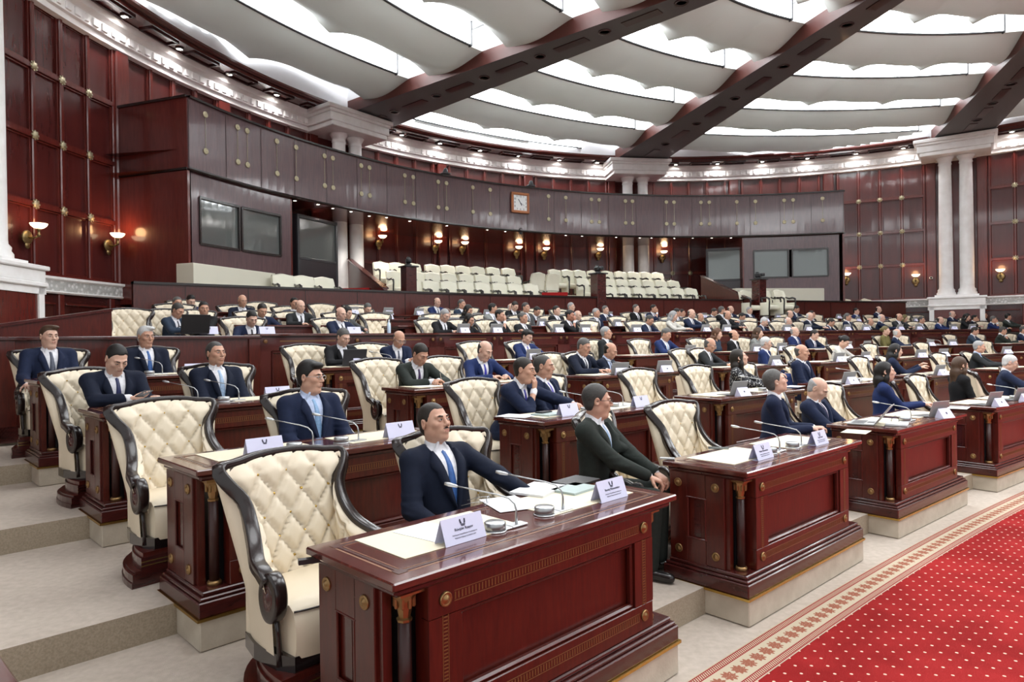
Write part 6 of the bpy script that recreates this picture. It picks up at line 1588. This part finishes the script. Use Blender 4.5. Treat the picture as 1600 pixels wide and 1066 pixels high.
(3,1597,0.94,.016,.3,.0,'grey bearded man in navy at the right picture edge in the fourth row',W(lean=8,head=(15,12,0),suit='navy',tie='dark',hair='short',hc='salt',rh=.009,skin='skin_b',**dh())),
]
INFO={}
for k,px,v,res,ro,dz,lab,sp in NEAR:
    b,inf=seat_person(sp,res,k,px,v,lab,ro,dz);INFO[px]=(b,inf)
# things held
def held(px,name,matn,label,cat,size,off=(0,0,0),s=-1,rx=0,ry=0,rz=0,ch=.003):
    b,inf=INFO[px];H_,E_=inf['H'][s],inf['E'][s];fd=(H_-E_)/np.linalg.norm(H_-E_);p=H_+np.array(off)
    o_=MB();o_.box((0,0,0),size,0,ch=ch);o=o_.build(name,matn);bm=Matrix.Translation(b.location)@Matrix.Rotation(b.rotation_euler.z,4,'Z')
    o.matrix_world=bm@Matrix.Translation(tuple(p))@Matrix.Rotation(rz,4,'Z')@Matrix.Rotation(ry,4,'Y')@Matrix.Rotation(rx,4,'X');tag(o,label,cat)
held(176,'phone','black','black phone in the hand of the man looking down at left','phone',(.075,.15,.009),(.085,-.075,.035),rz=-.9,rx=.25)
held(1392,'phone','black','dark phone in the hand of the black-haired woman','phone',(.075,.15,.009),(.03,-.08,.04),s=1,rx=.8)
held(941,'phone','black','dark phone held by the bald man beside the heavy grey man','phone',(.075,.15,.009),(.05,-.08,.03),rx=.6)
held(1100,'paper_sheet','paper','white sheet held up by the grey man in charcoal','paper',(.21,.003,.29),(.22,-.10,.08),rx=-.3,ch=0)
held(640,'pen','silver','thin silver pen in the hand of the writing man in black','pen',(.007,.007,.13),(.055,-.07,.05),rx=.5,ry=-.6)
held(613,'pen','silver','thin pen in the hand of the bald writing man','pen',(.007,.007,.13),(.055,-.07,.05),rx=.5,ry=-.7)
x,y=on_row(3,635,.42)
# ---------------------------------------------------------------- upper block
def dh2(**k):return dh(handR=(-.13,-.44,.86),handL=(.13,-.44,.86),**k)
TPL={'read':W(lean=16,head=(0,26,0),hair='short',tie='dark',rh=.0083,**dh2()),
'up':W(lean=2,head=(6,2,0),hair='short',tie='dark',rh=.0083),
'bald':W(lean=10,head=(4,12,0),hair='bald',hc='grey',tie='dark',rh=.0083,**dh2()),
'think':W(lean=12,head=(14,8,0),hair='short',tie='red',rh=.0083,handR_head=(0,-.12,-.12),poleR=(-.4,-.5,-1),dirR=(0,-.1,1),palmR=(0,1,0),handL=(.15,-.44,.86)),
'side':W(lean=6,head=(45,6,0),hair='short',tie='navy',rh=.0083,**dh2()),
'woman':W(fem=True,lean=10,head=(8,18,0),hair='long',hlen=.22,ht=.016,closed=True,rh=.0083,**dh2())}
TM={}
for n_,s_ in TPL.items():TM[n_]=person_meshes(s_,.019)[0]
UPPER=[ # px, head top y, template, suit, hair, skin, words, extra turn
(268,473,'read','blue_grey','salt','skin_b','grey-haired man in blue grey leaning over at left',.6),(279,464,'up','black','grey','skin_b','grey man half hidden behind the leaning man at left',0),(295,472,'read','bright_navy','black','skin_c','dark-haired man in bright navy behind the black laptop',.1),(318,470,'side','black','black','skin_b','dark-haired man in black turned to his neighbour at left',-.9),
(378,459,'bald','dark_navy','grey','skin_b','bald man in black in the back at left, reading',0),(389,482,'read','navy','black','skin_c','dark-haired man in navy writing at the long desk',0),(406,471,'read','navy','dark','skin_b','dark-haired man in navy in the row behind the writer',0),(468,467,'bald','charcoal','dark','skin_c','balding man in a charcoal suit with clasped hands',0),(462,464,'up','navy','black','skin_b','man almost hidden behind the charcoal-suited man',0),
(530,478,'bald','navy','salt','skin_c','bald man in navy left of the long-haired woman',.2),(540,480,'woman','grey','black','skin_c','long-haired woman in a grey jacket looking down at left',.2),(571,491,'read','navy','grey','skin_c','grey-haired man in navy slumped at the long desk',0),
(682,464,'bald','bright_navy','brown','skin_c','bald man in bright navy with red tie in the back row',.1),(724,467,'up','blue_grey','grey','skin_b','grey man in blue in the back row, second from the bald one',.3),(729,475,'woman','black','black','skin_b','dark-haired woman in black behind the black-haired woman',.2),(688,480,'read','black','light_grey','skin_c','white-haired figure left of the reddish-haired woman',.2),(695,485,'woman','black','auburn','skin_c','reddish-haired woman in a black jacket and white blouse',.2),(730,490,'woman','black','black','skin_b','black-haired woman in black at the long desk',.2),
(770,473,'side','light_grey','black','skin_b','dark-haired person in light grey turned to the right',.2),(777,482,'think','black','black','skin_b','dark-haired man in black with red tie, hand to his face',.3),(800,469,'read','black','dark','skin_c','dark-haired man in black in the back row, head bowed',.1),(797,484,'bald','navy','white','skin_c','white-haired man behind the man with the red tie',.2),(820,487,'up','charcoal','grey','skin_b','grey balding man in charcoal at the long desk',.2),(824,472,'up','grey','salt','skin_b','grey-haired man in the back left of the blue suit',.2),(834,477,'read','blue_grey','black','skin_b','dark-haired man in blue grey behind the charcoal man',.2),
(872,477,'up','black','black','skin_c','dark-haired man in black with white shirt, seventh row',.1),(895,472,'up','navy','light_grey','skin_c','grey-haired man looking up in the back row',.3),(887,483,'think','black','black','skin_d','dark man in black with a red tie, hand to mouth',.2),(901,484,'bald','dark_navy','white','skin_c','bald white-haired man right of the hand-to-mouth man',.1),(934,481,'up','navy','light_grey','skin_b','grey-haired man in navy, left of a pair',.2),(948,477,'up','navy','grey','skin_c','grey-haired man in navy, right of a pair',.1),(996,475,'up','black','grey','skin_c','grey-haired man in black in the back row near the post',.2),
(1008,490,'read','navy','salt','skin_b','man in navy with glasses reading at the long desk',.3),(1019,475,'think','navy','black','skin_b','dark-haired man with a hand at his face in the back row',.1),(1049,485,'woman','white','light_grey','skin_c','grey-haired woman in white',.3),(1058,481,'side','grey','black','skin_b','dark-haired person leaning behind the grey-haired woman',.2),(1068,489,'up','bright_navy','dark','skin_b','dark-haired man in bright navy at the long desk',.3),(1078,475,'bald','navy','grey','skin_c','bald man in navy in the back row above the long desk',.2),(1092,495,'bald','charcoal','grey','skin_b','balding man in charcoal with a blue tie at the long desk',.2),(1111,480,'read','blue_grey','dark','skin_b','dark-haired man in blue grey, seventh row',.2),(1128,475,'side','black','grey','skin_b','grey-haired man leaning in the back row',.3),(1134,484,'bald','black','salt','skin_b','bald man in black with raised hand',.2),(1140,477,'bald','navy','grey','skin_c','bald man in navy behind the man in black',.2),(1154,487,'read','navy','black','skin_b','dark-haired man in navy typing',.2),(1173,479,'up','navy','light_grey','skin_c','grey-haired man in navy with blue tie, upright',.1),(1187,494,'read','navy','white','skin_c','white-haired man in navy at the long desk',.4),
(1229,495,'bald','navy','white','skin_c','white-haired bald man in navy at the long desk',.3),(1232,484,'bald','charcoal','grey','skin_c','bald man in charcoal behind the white-haired one',.3),(1240,475,'read','navy','dark','skin_b','dark-haired man in the back row right of the post',.2),(1263,487,'bald','dark_navy','white','skin_c','white-haired bald man bowed over his desk',.3),(1271,485,'up','black','black','skin_b','dark-haired man just behind the bowed white-haired man',.2),(1292,496,'read','navy','dark','skin_b','dark-haired man in navy deeply bowed at the long desk',.4),(1327,489,'up','navy','grey','skin_b','grey-haired man in navy with blue tie at right',.3),(1340,481,'up','bright_navy','black','skin_c','dark-haired man in bright navy, seventh row at right',.2),(1357,496,'bald','black','grey','skin_b','man in black half hidden by a tablet at right',.3),(1371,478,'bald','navy','black','skin_c','man with a dark face mask in the back row',.3),(1375,490,'bald','navy','white','skin_c','bald white-haired man in profile at right',.5),(1403,489,'bald','charcoal','dark','skin_b','bald dark-browed man facing the front at right',.0),(1411,497,'woman','olive','olive','skin_c','blonde woman with pale blouse at the long desk',.2),(1442,494,'up','charcoal','salt','skin_b','grey-haired man in charcoal at the long desk, right part',.2),(1467,494,'bald','bright_navy','dark','skin_c','bald man in bright navy at the long desk, right part',.3),(1478,484,'side','black','black','skin_b','tall dark-haired man in black turned to the right',.3),(1486,485,'bald','navy','light_grey','skin_c','bald man behind the tall dark-haired one',.3),(1508,489,'woman','black','black','skin_c','long dark-haired woman in black at right',.2),(1520,493,'think','dark_navy','black','skin_b','dark bearded man at the long desk near the right edge',.3),(1529,483,'bald','navy','light_grey','skin_c','bald man in navy in the seventh row near the right edge',.3),(1540,487,'up','black','black','skin_b','dark bearded man in black near the right edge',.2),(1549,493,'think','bright_navy','grey','skin_b','grey-haired man in bright navy holding his chin',.3),(1575,489,'side','green_grey','black','skin_b','dark-haired man in a greenish jacket at the right edge',.2)]
UPOS={4:[],5:[],6:[],7:[]}
def up_person(px,ty,tp,suit,hair,skin,words,ro):
    best=None
    for k in (4,5,6,7):
        if (k==4 and ty<474) or (k==7 and px>930):continue
        x,y=on_row(k,px,1.05);py=proj(x,y,FL[k]+1.34)[1]
        c_=abs(py-ty)+(30 if any(math.hypot(x-a,y-b)<.52 for a,b in UPOS[k]) else 0)
        if best is None or c_<best[0]:best=(c_,k,x,y,py)
    _,k,x,y,py=best;UPOS[k].append((x,y));dz=max(-.12,min(.08,(py-ty)*y/FPX))
    T=TM[tp];b=bpy.data.objects.new('person',T['body']);COL.objects.link(b);b.location=(x,y,FL[k]+dz);b.rotation_euler=(0,0,rz_at(x,y)+ro)
    ov={'body':skin,'hair':'hair_'+hair,'jacket':'suit_'+suit,'trousers':'suit_'+('black' if suit in('white','olive','light_grey') else suit)}
    for n_,me in T.items():
        if n_ in('shoes','lapels','lips'):continue
        o=b if n_=='body' else bpy.data.objects.new(n_,me)
        if n_!='body':COL.objects.link(o);o.parent=b
        if n_ in ov:
            o.material_slots[0].link='OBJECT';o.material_slots[0].material=M[ov[n_]]
    tag(b,words,'person');return b
for a in UPPER:up_person(*a)

# chairs of the upper block: one under everybody, the free seats filled in between
for k in (4,5,6,7):
    L=[]
    for x,y in UPOS[k]:
        d=math.hypot(C0[0]-x,C0[1]-y);L.append((x-(C0[0]-x)/d*.02,y-(C0[1]-y)/d*.02))
    for j in range(0,12):
        for u in (.25,1.1,1.98):
            x,y=pt(j,k,u,1.05);px=proj(x,y,FL[k]+1.1)[0]
            if px<{4:262,5:205,6:212,7:185}[k] or px>1592 or (k==7 and px>930) or not inside(x,y,.6):continue
            if (u==1.98 and j%2==0) or any(math.hypot(x-a,y-b)<.74 for a,b in L):continue
            L.append((x,y))
    if k==5:L.append(on_row(5,206,1.05))
    L.sort(key=lambda q:proj(q[0],q[1],FL[k]+1)[0])
    for i,(x,y) in enumerate(L):
        put_chair(x,y,FL[k],rz_at(x,y)+.05*((i*7)%5-2),'cream tufted armchair in the %s, %s from the left'%(TIER[k],ordn(i)),'cream tufted armchairs of the upper rows',pedestal=False,far=(k>4))
